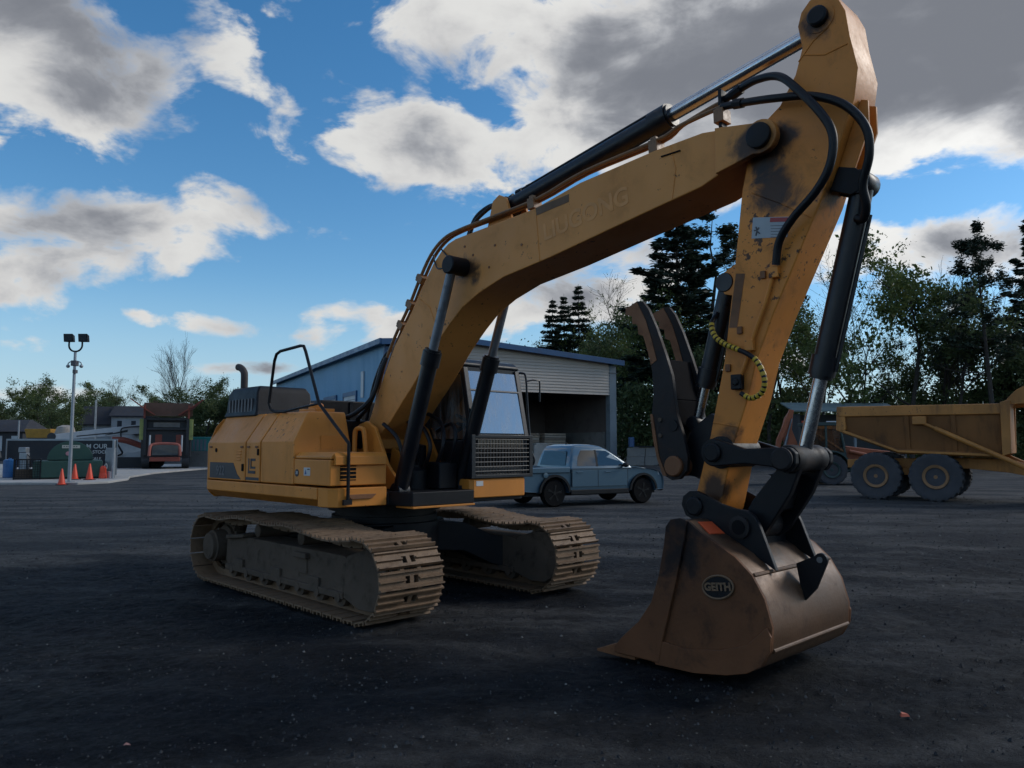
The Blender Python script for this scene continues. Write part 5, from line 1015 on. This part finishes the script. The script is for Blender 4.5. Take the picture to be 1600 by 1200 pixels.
# dark skip on the far left edge
sk_ = thing('steel_skip', 'dark grey steel skip with sloping end at the left edge', 'skip', (-30.6, 41.5, PZ))
MB().py([(-2.6, .15), (.7, .15), (1.9, 1.0), (1.7, 1.9), (1.2, 2.3), (-2.6, 2.3)], 0, 1.9).obj('skip_body', paint('skip_grey', (.055, .06, .062), .6, dirt=(.08, .05, .03), amt=.6, scale=1), sk_, .03)
MB().box(.4, 1.5, -.12, -.01, .9, 1.3).box(-2.4, -2.2, -.08, -.01, .2, 2.2).box(-.8, -.6, -.08, -.01, .2, 2.2).obj('skip_rib', M_edge, sk_)
# screening plant, seen end on
M_scd = paint('plant_dark', (.016, .020, .026), .5, dirt=(.05, .045, .04), amt=.5, scale=1.2, bump=.05)
M_scr = paint('plant_red', (.22, .048, .030), .5, dirt=(.07, .04, .03), amt=.5, scale=1.5, bump=.05)
M_lime = paint('plant_lime', (.26, .30, .09), .5, dirt=(.08, .08, .05), amt=.5, scale=1.5, bump=.04)
M_wht = paint('plant_white', (.42, .45, .48), .45, dirt=(.16, .16, .16), amt=.4, scale=1.2, bump=.04)
SCR = thing('screening_plant', 'tall dark screening plant with flared red hopper and lime side panels', 'machine', (-25.6, 57.0, PZ), R(22))
for s in (-1, 1):
    t_ = MB().py([(0, 0), (0, 0)][:0] + arc(.5, .45, .42, 90, 270, 8) + arc(6.5, .45, .42, -90, 90, 8), 0, .5).obj('crawler', M_scd, SCR); t_.rotation_euler = (0, 0, R(90)); t_.location = (s * 1.35 + .25, -.2, 0)
    MB().box(s * 1.66 - .16, s * 1.66 + .16, .0, .25, 2.1, 3.65).obj('side_panel', M_lime, SCR, .03)
    MB().box(s * 1.45 - .10, s * 1.45 + .10, -.12, .1, 1.0, 3.7).obj('upright', M_scd, SCR)
    MB().cyl((s * 1.08, -.4, 1.25), (s * 1.08, -.2, 2.45), .06, n=10).obj('ram', M_wht, SCR)
    MB().loft([[(s * .75, -.6, 3.95), (s * .75, 2.6, 3.95), (s * .82, 2.6, 3.92), (s * .82, -.6, 3.92)], [(s * 1.78, -.8, 4.65), (s * 1.78, 2.8, 4.65), (s * 1.86, 2.8, 4.60), (s * 1.86, -.8, 4.60)], [(s * 2.45, -.8, 5.15), (s * 2.45, -.5, 5.15), (s * 2.50, -.5, 5.10), (s * 2.50, -.8, 5.10)]]).obj('hopper_wing', M_scr, SCR)
    MB().box(s * 1.5 - .07, s * 1.5 + .07, -.3, -.16, 3.7, 4.7).obj('hopper_leg', M_scr, SCR)
    MB().tube(smooth_path([(s * 1.02, -1.6, .95), (s * .98, -1.6, 1.55), (s * .86, -1.5, 1.75), (s * .5, -1.45, 1.82), (0, -1.45, 1.84)], 4), .10, 8).obj('chute_hoop', paint('chute_red', (.34, .10, .075), .5, amt=.5), SCR)
MB().box(-1.7, 1.7, .3, 5.5, .8, 3.6).obj('plant_body', M_scd, SCR, .05)
MB().box(-1.55, 1.55, -.1, .28, 3.55, 3.78).box(-1.5, 1.5, -.05, .25, 2.85, 2.98).obj('cross_beam', M_scd, SCR, .02)
MB().box(-.9, .9, .20, .26, 3.05, 3.40).obj('screen_panel', paint('screen_grey', (.16, .155, .15), .6), SCR)
MB().loft([[(-1.72, 2.7, 3.95), (1.72, 2.7, 3.95), (1.72, 2.78, 3.95), (-1.72, 2.78, 3.95)], [(-1.75, 2.85, 5.0), (1.75, 2.85, 5.0), (1.75, 2.93, 5.0), (-1.75, 2.93, 5.0)]]).loft([[(-.76, -.5, 3.85), (.76, -.5, 3.85), (.76, -.5, 3.93), (-.76, -.5, 3.93)], [(-.76, 2.7, 3.95), (.76, 2.7, 3.95), (.76, 2.7, 4.03), (-.76, 2.7, 4.03)]]).obj('hopper_back', paint('hopper_brown', (.085, .05, .035), .7, amt=.5), SCR)
MB().loft([[(-.85, -1.55, 1.0), (.85, -1.55, 1.0), (.85, -1.45, 1.0), (-.85, -1.45, 1.0)], [(-.85, -.9, 1.7), (.85, -.9, 1.7), (.85, -.8, 1.75), (-.85, -.8, 1.75)]]).obj('discharge_belt', paint('belt_grey', (.05, .06, .062), .6), SCR)
MB().box(-1.0, 1.0, -1.5, .3, .55, .85).obj('belt_frame', M_scr, SCR, .03)
for x in (-.75, .65): MB().box(x, x + .45, .255, .29, 1.7, 2.5).obj('inner_guard', M_scr, SCR)
# white crushing plant beside it
CR = thing('crushing_plant', 'white conveyor machine with red arm between banner and screening plant', 'machine', (-29.0, 58.5, PZ), R(22))
MB().loft([[(-5.2, 0, 2.05), (-5.2, .8, 2.05), (-5.2, .8, 2.5), (-5.2, 0, 2.5)], [(1.6, 0, 2.7), (1.6, .8, 2.7), (1.6, .8, 3.45), (1.6, 0, 3.45)]]).obj('conveyor', M_wht, CR, .03)
MB().loft([[(-3.6, -.012, 2.35), (-3.6, -.004, 2.35), (-3.6, -.004, 2.42), (-3.6, -.012, 2.42)], [(-1.2, -.012, 2.60), (-1.2, -.004, 2.60), (-1.2, -.004, 2.70), (-1.2, -.012, 2.70)]]).loft([[(-1.7, -.012, 2.45), (-1.7, -.004, 2.45), (-1.7, -.004, 2.5), (-1.7, -.012, 2.5)], [(-.2, -.012, 2.72), (-.2, -.004, 2.72), (-.2, -.004, 2.9), (-.2, -.012, 2.9)]]).obj('stripe', M_scd, CR)
MB().lathe([(.28, -.1), (.28, .9)], (-5.2, 0, 2.35), 'y', 16).obj('head_drum', M_scd, CR)
MB().tube(smooth_path([(-1.2, -.3, 2.15), (-.4, -.3, 2.1), (.6, -.3, 1.75), (1.6, -.3, 1.35)], 4), .22, 8).obj('red_arm', M_scr, CR)
MB().loft([[(-1.2, -.1, .55), (1.8, -.1, .75), (1.8, 1.2, .75), (-1.2, 1.2, .55)], [(-1.0, -.1, 1.0), (1.8, -.1, 1.45), (1.8, 1.2, 1.45), (-1.0, 1.2, 1.0)]]).obj('lower_body', M_wht, CR, .04)
MB().tube(smooth_path([(-.6, -.2, 2.2), (-.65, -.2, 2.8), (-.4, -.2, 3.05), (.8, -.2, 3.15), (1.5, -.2, 3.15)], 4), .05, 8).obj('hand_rail', M_scd, CR)
MB().tube(smooth_path([(-.9, -.25, 1.9), (-.6, -.3, 1.4), (-.5, -.3, 1.1), (-.9, -.3, .9)], 4), .07, 8).obj('drive_hose', M_hose, CR)
MB().py(arc(-1.6, .42, .40, 90, 270, 8) + arc(2.0, .42, .40, -90, 90, 8), -.15, .35).py(arc(-1.6, .42, .40, 90, 270, 8) + arc(2.0, .42, .40, -90, 90, 8), 1.0, 1.5).obj('crawler', M_scd, CR)
# teal pallets on a grey block
M_teal = plain('teal_wrap', (.045, .30, .28), .4)
o = MB().box(-1.2, 2.0, -.5, .5, 0, 1.25).obj('concrete_plinth', M_conc, None, .03, loc=(-25.2, 63.2, PZ)); tag(o, 'low grey concrete plinth behind the excavator counterweight', 'block')
tl = thing('teal_crate', 'teal wrapped crate standing on the grey plinth behind the counterweight', 'crate', (-24.9, 63.2, PZ + 1.25))
MB().box(-1.2, 1.6, -.45, .45, 0, 1.15).obj('wrap', M_teal, tl, .04)
for k in range(4): MB().box(-1.1 + .3 * k, -.9 + .3 * k, -.47, -.45, .05, .95).obj('wrap_print', paint('wrap_grey', (.22, .26, .30), .5), tl)
# yard clutter beyond the banner
yt = thing('yellow_tipper', 'yellow tipper body showing above the banner', 'truck', (-50.5, 82, 0), R(2))
MB().loft([[(-1.2, 0, 2.65), (1.3, 0, 2.65), (1.3, 1.6, 2.65), (-1.2, 1.6, 2.65)], [(-1.4, -.1, 3.6), (1.3, -.1, 3.6), (1.3, 1.7, 3.6), (-1.4, 1.7, 3.6)]]).obj('tipper_body', paint('tipper_yellow', (.42, .22, .03), .5, amt=.4), yt, .03)
MB().box(-1.2, 2.8, .2, 1.4, 1.5, 2.6).obj('chassis', M_scd, yt)
MB().lathe([(.3, -.2), (.9, -.2), (1.0, 0), (.9, .2), (.3, .2)], (-.6, .3, 1.0), 'y', 20).obj('wheel', M_tyre_blk, yt)
MB().lathe([(.3, -.2), (.9, -.2), (1.0, 0), (.9, .2), (.3, .2)], (2.0, .3, 1.0), 'y', 20).obj('wheel', M_tyre_blk, yt)
bt = thing('cement_hopper', 'beige rounded hopper beside the yellow tipper', 'hopper', (-47.6, 82, 0))
MB().lathe([(.2, 1.6), (.95, 2.6), (1.0, 3.2), (.8, 3.8), (.3, 4.0)], (0, 0, 0), 'z', 18).obj('hopper_body', paint('hopper_beige', (.34, .30, .26), .6, amt=.4), bt)
for a in range(4): MB().cyl((.8 * math.cos(a * 1.57 + .7), .8 * math.sin(a * 1.57 + .7), 0), (.8 * math.cos(a * 1.57 + .7), .8 * math.sin(a * 1.57 + .7), 2.6), .06, n=8).obj('leg', M_scd, bt)
# ---- houses
M_wsid = paint('white_house_siding', (.44, .46, .48), .6, dirt=(.25, .26, .27), amt=.3, scale=.8, bump=.03)
M_shing = paint('dark_shingle', (.030, .032, .040), .8, amt=.4, scale=1, bump=.1)
HS = thing('white_house', 'white two-storey house with dark roof beyond the white conveyor machine', 'house', (-73.0, 140.0, 0), R(14)); HS.scale = (1.12, 1.12, 1.30)
MB().box(0, 7.0, 0, 6, 0, 5.6).obj('wall', M_wsid, HS)
MB().box(-4.5, 0, .8, 6, 0, 4.4).obj('wing_wall', M_wsid, HS)
for k in range(9): MB().box(-.01, 7.01, -.02, 0, .55 + .62 * k, .58 + .62 * k).obj('clapboard', M_wsid, HS)
MB().loft([[(-.3, -.5, 5.5), (7.3, -.5, 5.5), (7.3, -.5, 5.65), (-.3, -.5, 5.65)], [(-.3, 3, 7.0), (7.3, 3, 7.0), (7.3, 3, 7.15), (-.3, 3, 7.15)], [(-.3, 6.5, 5.5), (7.3, 6.5, 5.5), (7.3, 6.5, 5.65), (-.3, 6.5, 5.65)]]).obj('roof', M_shing, HS)
MB().loft([[(-5.0, .3, 4.3), (-.1, .3, 4.3), (-.1, .3, 4.45), (-5.0, .3, 4.45)], [(-5.0, 3.2, 6.9), (-.1, 3.2, 6.9), (-.1, 3.2, 7.05), (-5.0, 3.2, 7.05)], [(-5.0, 6.4, 4.4), (-.1, 6.4, 4.4), (-.1, 6.4, 4.55), (-5.0, 6.4, 4.55)]]).obj('wing_roof', M_shing, HS)
for x in (.9, 3.0, 5.2):
    w_ = MB().box(x - .1, x + .8, -.06, -.02, 3.85, 5.05).obj('window', M_wsid, HS); MB().box(x, x + .7, -.075, -.062, 3.95, 4.95).obj('pane', M_navy, w_)
MB().box(3.4, 7.2, -1.4, -.02, 3.0, 3.25).obj('porch_roof', M_shing, HS)
MB().box(5.6, 6.3, 3.0, 3.6, 6.6, 8.0).obj('chimney', paint('brick_red', (.12, .05, .035), .8, amt=.4, scale=4), HS)
DS = thing('dark_cabin', 'low dark cabin with black roof at the far left', 'building', (-66, 92, 0), 0)
MB().box(0, 7.5, 0, 5, 0, 3.6).obj('wall', paint('cabin_wall', (.035, .038, .045), .7, amt=.4), DS)
MB().loft([[(-.4, -.5, 3.5), (7.9, -.5, 3.5), (7.9, 5.5, 3.5), (-.4, 5.5, 3.5)], [(.6, 2.2, 5.0), (6.9, 2.2, 5.0), (6.9, 2.8, 5.0), (.6, 2.8, 5.0)]]).obj('roof', M_shing, DS)
for x in (4.2, 6.2): MB().box(x, x + .9, -.05, 0, 1.2, 3.0).obj('window', M_wdoor, DS)
for (x, y, h_, lab) in ((-70.6, 130.0, 9.6, 'thin grey utility pole left of the white house'), (-69.6, 128.5, 9.6, 'thin grey utility pole in front of the white house gable'), (-54.5, 85, 4.6, 'short grey post behind the yellow tipper')):
    o = MB().cyl((0, 0, 0), (0, 0, h_), .11, .08, 8).obj('utility_pole', M_galv, None, loc=(x, y, 0)); tag(o, lab, 'pole')
# small bits lying on the near ground
for k, (x, y, s, col, lab) in enumerate(((2.5, 5.05, .03, (.50, .10, .05), 'small orange scrap of plastic on the dark ground below the bucket'), (-2.2, 4.55, .025, (.42, .20, .16), 'tiny pinkish stone on the dark ground, lower left'))):
    o = MB().loft([[(-s, -s * .6, 0), (s, -s * .4, 0), (s * .8, s * .6, 0), (-s * .7, s * .5, 0)], [(-s * .7, -s * .3, s * .6), (s * .8, -s * .2, s * .4), (s * .5, s * .3, s * .5), (-s * .5, s * .3, s * .8)]]).obj('plastic_scrap' if k == 0 else 'pink_stone', plain('scrap_%d' % k, col, .6), None, loc=(x, y, -.005)); tag(o, lab, 'scrap' if k == 0 else 'stone')
# ================================================================== trees
def leaf_mat(name, c0, c1, trans=.35):
    m, gg, b, o = mat_new(name); nt = gg.nt
    gi = gg.n('ShaderNodeNewGeometry').outputs['Random Per Island']; oi = gg.n('ShaderNodeObjectInfo').outputs['Random']
    c = gg.mix(gg.m('ADD', gg.m('MULTIPLY', gi, .7), gg.m('MULTIPLY', oi, .3)), (*c0, 1), (*c1, 1))
    gg.put(b, 'Base Color', c); b.inputs['Roughness'].default_value = .6; b.inputs['Specular IOR Level'].default_value = .3
    tl_ = gg.n('ShaderNodeBsdfTranslucent'); gg.put(tl_, 0, c); mx = gg.n('ShaderNodeMixShader'); mx.inputs[0].default_value = trans
    nt.links.new(b.outputs[0], mx.inputs[1]); nt.links.new(tl_.outputs[0], mx.inputs[2]); nt.links.new(mx.outputs[0], o.inputs[0]); return m
M_leaf = leaf_mat('spring_leaf', (.055, .090, .026), (.150, .185, .055))
M_leafd = leaf_mat('dark_leaf', (.052, .082, .034), (.140, .175, .068))
M_need = leaf_mat('needle', (.016, .030, .020), (.042, .060, .034), .15)
M_bark = paint('bark', (.045, .038, .032), .9, amt=.4, scale=4, bump=.3)
class Tree:
    def __init__(s, seed): s.r = random.Random(seed); s.t = MB(); s.pts = []
    def limb(s, p, d, L, r, lev, maxlev, droop=0., spread=.6, nchild=4, leafy=2, segs=5):
        P = [Vector(p)]; D = Vector(d).normalized(); rad = [r]; step = L / segs; rr_ = s.r
        for i in range(segs):
            D = (D + Vector((rr_.gauss(0, .14), rr_.gauss(0, .14), rr_.gauss(.03, .10) - droop))).normalized()
            P.append(P[-1] + D * step); rad.append(max(.012, r * (1 - .75 * (i + 1) / segs)))
        s.t.tube(P, rad, 6 if lev == 0 else 4 if lev == 1 else 3, caps=False)
        if lev >= leafy:
            for i in range(1, len(P)): s.pts.append((P[i], L))
        if lev < maxlev:
            for k in range(nchild):
                t = (.30 if lev else .32) + (.70 if lev else .66) * (k + rr_.random()) / nchild
                i = min(int(t * segs), segs - 1); q_ = P[i].lerp(P[i + 1], t * segs - i)
                a = rr_.uniform(0, 6.283) if lev == 0 else rr_.uniform(0, 6.283)
                u = D.orthogonal().normalized(); v = D.cross(u)
                side = u * math.cos(a) + v * math.sin(a)
                nd = (D * (1 - spread) + side * spread + Vector((0, 0, .12))).normalized()
                s.limb(q_, nd, L * rr_.uniform(.42, .62) * (1.15 - .5 * t if lev == 0 else 1), r * .48 * (1.1 - .6 * t), lev + 1, maxlev, droop, spread, nchild if lev else nchild - 1, leafy, 4)
def leaves(pts, n, size, sig, rnd_, up=0.):
    """many small leaf faces spread through the volume round the twigs"""
    rs_ = np.random.RandomState(rnd_); P = np.array([tuple(p) for p, _ in pts]); k = rs_.randint(0, len(P), n)
    # leave some twigs nearly bare so that gaps show
    dens = rs_.rand(len(P)) ** 2.2; k = rs_.choice(len(P), n, p=dens / dens.sum())
    c = P[k] + rs_.normal(0, sig, (n, 3)); a = rs_.normal(size=(n, 3)); a /= np.linalg.norm(a, axis=1)[:, None]
    b_ = rs_.normal(size=(n, 3)); b_ -= a * (a * b_).sum(1)[:, None]; b_ /= np.linalg.norm(b_, axis=1)[:, None]
    s_ = size * (.45 + 1.3 * rs_.rand(n, 1) ** 2.2)
    V = np.stack([c - a * s_, c + b_ * s_ * .5, c + a * s_, c - b_ * s_ * .5], 1).reshape(-1, 3)
    return V
def mesh_np(name, V, nv, mat):
    me = bpy.data.meshes.new(name); n = len(V) // nv
    me.vertices.add(len(V)); me.vertices.foreach_set('co', V.astype(np.float32).ravel())
    me.loops.add(len(V)); me.loops.foreach_set('vertex_index', np.arange(len(V), dtype=np.int32))
    me.polygons.add(n); me.polygons.foreach_set('loop_start', np.arange(0, len(V), nv, dtype=np.int32))
    me.update(calc_edges=True); me.materials.append(mat); return me
def decid(seed, H=14, nleaf=4500, mat=None, sig=.30, size=.20, spread=.58, nchild=6, trunk_r=.22):
    T = Tree(seed); T.limb((0, 0, -.2), (0, 0, 1), H * .88, trunk_r, 0, 3, 0, spread, nchild, 2, 7)
    tm_ = T.t.mesh('trunk', 60); tm_.materials.append(M_bark)
    return tm_, (mesh_np('crown', leaves(T.pts, nleaf, size, sig, seed), 4, mat or M_leaf) if nleaf else None)
def conifer(seed, H=18, W=3.6, mat=None, layers=26, loose=0., droop=.25, nleaf=170, base=.08):
    """trunk with whorls of boughs; every bough carries flat sprays of needle faces"""
    rr_ = random.Random(seed); rs_ = np.random.RandomState(seed); t = MB()
    t.tube([(0, 0, -.2), (rr_.gauss(0, .1), rr_.gauss(0, .1), H * .5), (0, 0, H)], [.26, .15, .015], 7, False); Vs = []
    for k in range(layers):
        f = base + (1 - base) * (k + rr_.random() * .6) / layers; z = H * f; w = W * (1 - f) ** .8 * (1 if not loose else rr_.uniform(.35, 1.25)) + .15
        nb = 5 if not loose else rr_.randint(3, 5); a0 = rr_.uniform(0, 6.28)
        for j in range(nb):
            a = a0 + 6.283 * j / nb + rr_.uniform(-.35, .35); L = w * rr_.uniform(.7, 1.12); d = Vector((math.cos(a), math.sin(a), 0)); p = Vector((0, 0, z)); P = [p]
            for i in range(4): P.append(P[-1] + d * L / 4 + Vector((0, 0, (-droop * L / 4 * (1 - .55 * i) if not loose else L / 4 * (.02 + .10 * i)))))
            t.tube(P, [.05, .04, .03, .02, .008], 3, False)
            n = max(8, int(nleaf * L / W)); u = rs_.beta(1.6, 1.1, n) if not loose else rs_.beta(2.6, 1.0, n); base_ = np.array([list(P[0].lerp(P[-1], x)) for x in u]); sag = np.array([P[min(4, int(x * 4) + 1)].z for x in u])
            base_[:, 2] = sag * .6 + base_[:, 2] * .4
            side = np.array([-d.y, d.x, 0]); off = rs_.normal(0, .18 * L * (1.15 - u) + .10, n)
            c = base_ + side[None] * off[:, None] + np.array([0, 0, 1])[None] * rs_.normal(-.06 if not loose else .06, .10, n)[:, None]
            ax = np.array(d)[None] * rs_.uniform(.5, 1, n)[:, None] + side[None] * np.sign(off)[:, None] * rs_.uniform(.1, .9, n)[:, None] + rs_.normal(0, .18, (n, 3)); ax /= np.linalg.norm(ax, axis=1)[:, None]
            bx = rs_.normal(size=(n, 3)); bx -= ax * (ax * bx).sum(1)[:, None]; bx /= np.linalg.norm(bx, axis=1)[:, None]; s_ = rs_.uniform(.12, .30, (n, 1)) * (1.25 if loose else 1.)
            Vs.append(np.stack([c - ax * s_, c + bx * s_ * .30, c + ax * s_, c - bx * s_ * .30], 1).reshape(-1, 3))
    tm_ = t.mesh('trunk', 60); tm_.materials.append(M_bark)
    return tm_, mesh_np('crown', np.concatenate(Vs), 4, mat or M_need)
def pine(seed, H, W, base, nb=17):
    """open pine: bare lower trunk, long uneven limbs that fork and end in plumes of needles"""
    T = Tree(seed); rr_ = T.r; n0 = 26 if nb > 10 else 20
    lean = rr_.uniform(-.05, .05); top = [Vector((lean * z, rr_.gauss(0, .12), z)) for z in np.linspace(-.2, H, 9)]
    T.t.tube(top, [.30 * (1 - .93 * i / 8) for i in range(9)], 7, False)
    for k in range(n0):
        f = base + (1 - base) * (k + rr_.random()) / n0; z = H * f; a = k * 2.4 + rr_.uniform(-.5, .5)
        L = W * ((1 - f) ** .55) * rr_.uniform(.45, 1.15) + .5
        T.limb((lean * z, 0, z), (math.cos(a), math.sin(a), rr_.uniform(-.05, .30)), L, .07 * (1 - f) + .025, 1, 2, -.012, .50, 6, 1, 5)
        T.pts = T.pts[:]
    tm_ = T.t.mesh('trunk', 60); tm_.materials.append(M_bark)
    tip = [(p, l) for p, l in T.pts if math.hypot(p.x, p.y) > .8 or p.z > H * .85]
    V = leaves(tip, 15000, .17, .20, seed); q_ = V.reshape(-1, 4, 3); c = q_.mean(1, keepdims=True); q_[:, :, 2] = (q_[:, :, 2] - c[:, :, 2]) * .55 + c[:, :, 2] + .06
    return tm_, mesh_np('crown', q_.reshape(-1, 3), 4, M_need)
KIND = {
 'spring': [decid(1, 15, 8000, size=.15, sig=.26), decid(2, 15, 10500, size=.15, sig=.30), decid(3, 15, 7000, spread=.5, size=.14), decid(9, 15, 11000, sig=.34, nchild=7, size=.15)],
 'dark': [decid(4, 14, 13500, M_leafd, .38, .17, .62, 7), decid(5, 14, 12000, M_leafd, .36, .17, .6, 6)],
 'bare': [decid(6, 16, 0, spread=.30, nchild=11), decid(7, 16, 900, sig=.2, size=.09, spread=.46, nchild=8)],
 'spruce': [conifer(11, 20, 4.2, layers=30, nleaf=260), conifer(12, 20, 3.6, layers=32, nleaf=260)],
 'pine': [conifer(21, 24, 6.6, loose=1., layers=34, nleaf=420, base=.18), pine(22, 22, 6.4, .38, 8)],
}
TN = {'spring': 'leafy_tree', 'dark': 'dense_tree', 'bare': 'bare_tree', 'spruce': 'spruce_tree', 'pine': 'pine_tree'}
BH = {'spring': 15, 'dark': 14, 'bare': 16, 'spruce': 20, 'pine': 23}
def tree(kind, v, px, D, h_, label, group, rz=0., wide=1., lean=0.):
    """px: where along the tree line (metres to the right per metre of distance)"""
    tm_, cm_ = KIND[kind][v]; o = thing(TN[kind], label, 'tree', (px * D, D, 0), rz, group); s = h_ / BH[kind]; o.scale = (s * wide, s * wide, s); o.rotation_euler = (lean, lean * .3, rz)
    link('trunk', tm_, None, o)
    if cm_: link('crown', cm_, None, o)
    return o
gm = 'trees behind the warehouse'; gr_ = 'trees behind the dump truck'; gl = 'trees along the far left'
def X(p): return (p - 800) / 1200.
# behind the warehouse
for a in (('spring', 1, 812, 100, 13.0, 'light leafy tree over the warehouse roof nearest the excavator cab', 1.1), ('dark', 0, 838, 108, 14.0, 'dense dark tree over the warehouse roof left of the spruces', .2),
          ('spruce', 0, 864, 104, 22.0, 'leftmost tall dark spruce over the warehouse roof', .7), ('spruce', 1, 882, 108, 23.4, 'middle dark spruce over the warehouse roof', 1.9), ('spruce', 0, 905, 104, 24.0, 'tallest pointed spruce over the warehouse roof', 2.6),
          ('dark', 1, 938, 108, 15.5, 'dense dark tree right of the tallest spruce', .9), ('spring', 0, 958, 104, 17.5, 'thin leafy tree over the right end of the warehouse roof', 2.2), ('spring', 3, 985, 96, 16.0, 'leafy tree behind the bay post', .4),
          ('bare', 1, 972, 112, 22.0, 'nearly bare tall tree behind the right end of the warehouse', 1.), ('dark', 0, 1006, 88, 14.5, 'dense dark tree between bay post and excavator thumb', 1.4), ('pine', 0, 1062, 82, 28.0, 'tall layered pine under the boom, left of the excavator arm', .3), ('pine', 1, 1118, 84, 29.0, 'tall dark pine half hidden behind the excavator arm', 1.2),
          ('dark', 1, 1040, 80, 13.0, 'dark bushy tree behind the excavator thumb', 2.8), ('spring', 2, 1090, 78, 16.0, 'green leafy tree behind the lower arm', 1.7)):
    tree(a[0], a[1], X(a[2]), a[3], a[4], a[5], gm, a[6], 1.35 if a[0] == 'pine' else 1.)
# behind the dump truck
for a in (('spring', 2, 1205, 74, 15.5, 'leafy tree just right of the lower excavator arm', .5), ('spring', 3, 1238, 80, 15.0, 'leafy tree behind the bucket cylinder', 2.1), ('bare', 1, 1330, 76, 17.5, 'thin nearly bare tree right of the bucket cylinder', .6), ('spring', 0, 1290, 72, 13.5, 'leafy tree over the grey-green shed roof', 1.5), ('bare', 1, 1352, 72, 13.0, 'nearly bare slim tree over the right end of the shed', 2.7),
          ('spring', 1, 1420, 66, 17.6, 'large round green tree over the dump truck body', 1.0), ('dark', 1, 1385, 76, 10.5, 'dense tree behind the large round green tree', 2.4), ('dark', 0, 1498, 66, 13.4, 'dense dark tree between the round tree and the leaning pine', .2), ('bare', 0, 1470, 70, 14.5, 'bare slim tree behind the dense dark tree', 2.0),
          ('pine', 1, 1556, 62, 20.5, 'tall leaning pine with open crown above the dump truck', 2.5), ('dark', 1, 1610, 70, 11.5, 'dense dark tree at the right edge behind the dump truck', 1.1), ('pine', 0, 1625, 70, 22.0, 'pine at the right edge with branches reaching into view', .9), ('spring', 0, 1545, 74, 13.0, 'thin leafy tree behind the leaning pine', 2.9), ('spring', 2, 1680, 64, 16.0, 'leafy tree beyond the right edge', .3)):
    tree(a[0], a[1], X(a[2]), a[3], a[4], a[5], gr_, a[6], .98)
# far left
for a in (('spring', 0, 3, 120, 12.6, 'loose tree at the left edge of the skyline', .4), ('dark', 0, 45, 132, 11.5, 'dark rounded tree above the far left cabin', 1.2), ('spring', 3, 92, 128, 13.0, 'broad green tree left of the light pole', 2.0), ('dark', 1, 114, 165, 14.6, 'dense tree behind the light pole', 2.9), ('spring', 1, 142, 172, 16.5, 'light green tree just right of the light pole', .9),
          ('bare', 1, 186, 170, 17.0, 'thin bare-topped tree over the white house', 1.6), ('spring', 2, 166, 176, 15.0, 'small leafy tree over the left gable of the white house', 2.2), ('bare', 0, 281, 112, 13.4, 'tall bare tree with fine twigs over the screening plant', .2), ('bare', 1, 303, 118, 10.5, 'slim bare tree right of the tall bare tree', 2.6), ('spring', 1, 244, 165, 15.0, 'thin leafy tree left of the tall bare tree', 1.9),
          ('dark', 0, 318, 90, 9.4, 'dense dark tree right of the screening plant', .6), ('dark', 1, 342, 92, 9.0, 'dark bushy tree behind the excavator counterweight', 1.7), ('dark', 0, 300, 96, 8.6, 'dark low tree behind the right wing of the screening plant', 2.5), ('dark', 1, 372, 96, 8.8, 'dark tree behind the excavator exhaust', .3), ('dark', 0, 70, 112, 8.6, 'low dark tree above the yellow tipper', 2.3), ('dark', 1, 20, 116, 8.6, 'low dark tree left of the yellow tipper', 1.0), ('dark', 0, -40, 118, 11., 'dark tree beyond the left edge', 1.5), ('dark', 1, 215, 168, 12.0, 'dark tree between white house and screening plant', 2.7)):
    tree(a[0], a[1], X(a[2]), a[3], a[4] * (1. if a[2] in (281, 303) else .84), a[5], gl, a[6], .8 if a[2] in (281, 303) else 1.25)
# undergrowth and far wood that close the view: masses nobody could count
def mass(name, label, spans, mat, size, n, seed):
    rs_ = np.random.RandomState(seed); Vs = []
    for (x0, y0, x1, y1, hh, dd) in spans:
        L = math.hypot(x1 - x0, y1 - y0); m_ = int(n * L)
        t = rs_.rand(m_); prof = hh * (.82 + .18 * np.sin(t * L * .35 + seed) * np.sin(t * L * .13 + 1.7 * seed)) * (.86 + .14 * np.sin(t * L * 1.1))
        z = prof * rs_.rand(m_) ** .75; c = np.stack([x0 + (x1 - x0) * t + rs_.normal(0, .4, m_), y0 + (y1 - y0) * t + rs_.normal(0, dd, m_), z], 1)
        a = rs_.normal(size=(m_, 3)); a /= np.linalg.norm(a, axis=1)[:, None]; b_ = rs_.normal(size=(m_, 3)); b_ -= a * (a * b_).sum(1)[:, None]; b_ /= np.linalg.norm(b_, axis=1)[:, None]; s_ = size * rs_.uniform(.5, 1.3, (m_, 1))
        Vs.append(np.stack([c - a * s_, c + b_ * s_ * .55, c + a * s_, c - b_ * s_ * .55], 1).reshape(-1, 3))
    o = link(name, mesh_np(name, np.concatenate(Vs), 4, mat)); tag(o, label, None, kind='stuff')
mass('undergrowth', 'dark green undergrowth at the foot of the right-hand trees', [(10.5, 78, 33, 76, 9.4, 1.6), (33, 76, 70, 62, 8.4, 1.8), (12, 84, 60, 82, 10.0, 1.5)], M_leafd, .23, 640, 3)
mass('far_woods', 'dark far-off wood closing the view on both sides', [(-150, 182, -40, 178, 11, 2), (-40, 178, 10, 180, 10, 2), (10, 120, 90, 100, 8.0, 2), (90, 100, 140, 60, 10, 2)], M_leafd, .6, 90, 5)
# distant ground swell behind the woods
tag(MB().loft([[(-700, 190, -1), (-700, 330, -1), (-700, 330, 9), (-700, 260, 10)], [(0, 210, -1), (0, 350, -1), (0, 350, 9), (0, 270, 9)], [(700, 190, -1), (700, 330, -1), (700, 330, 12), (700, 250, 12)]]).obj('hills', paint('far_hill', (.03, .042, .022), .9, amt=.5, scale=.05, bump=0), None), 'low wooded hill far behind the yard', None, kind='structure')
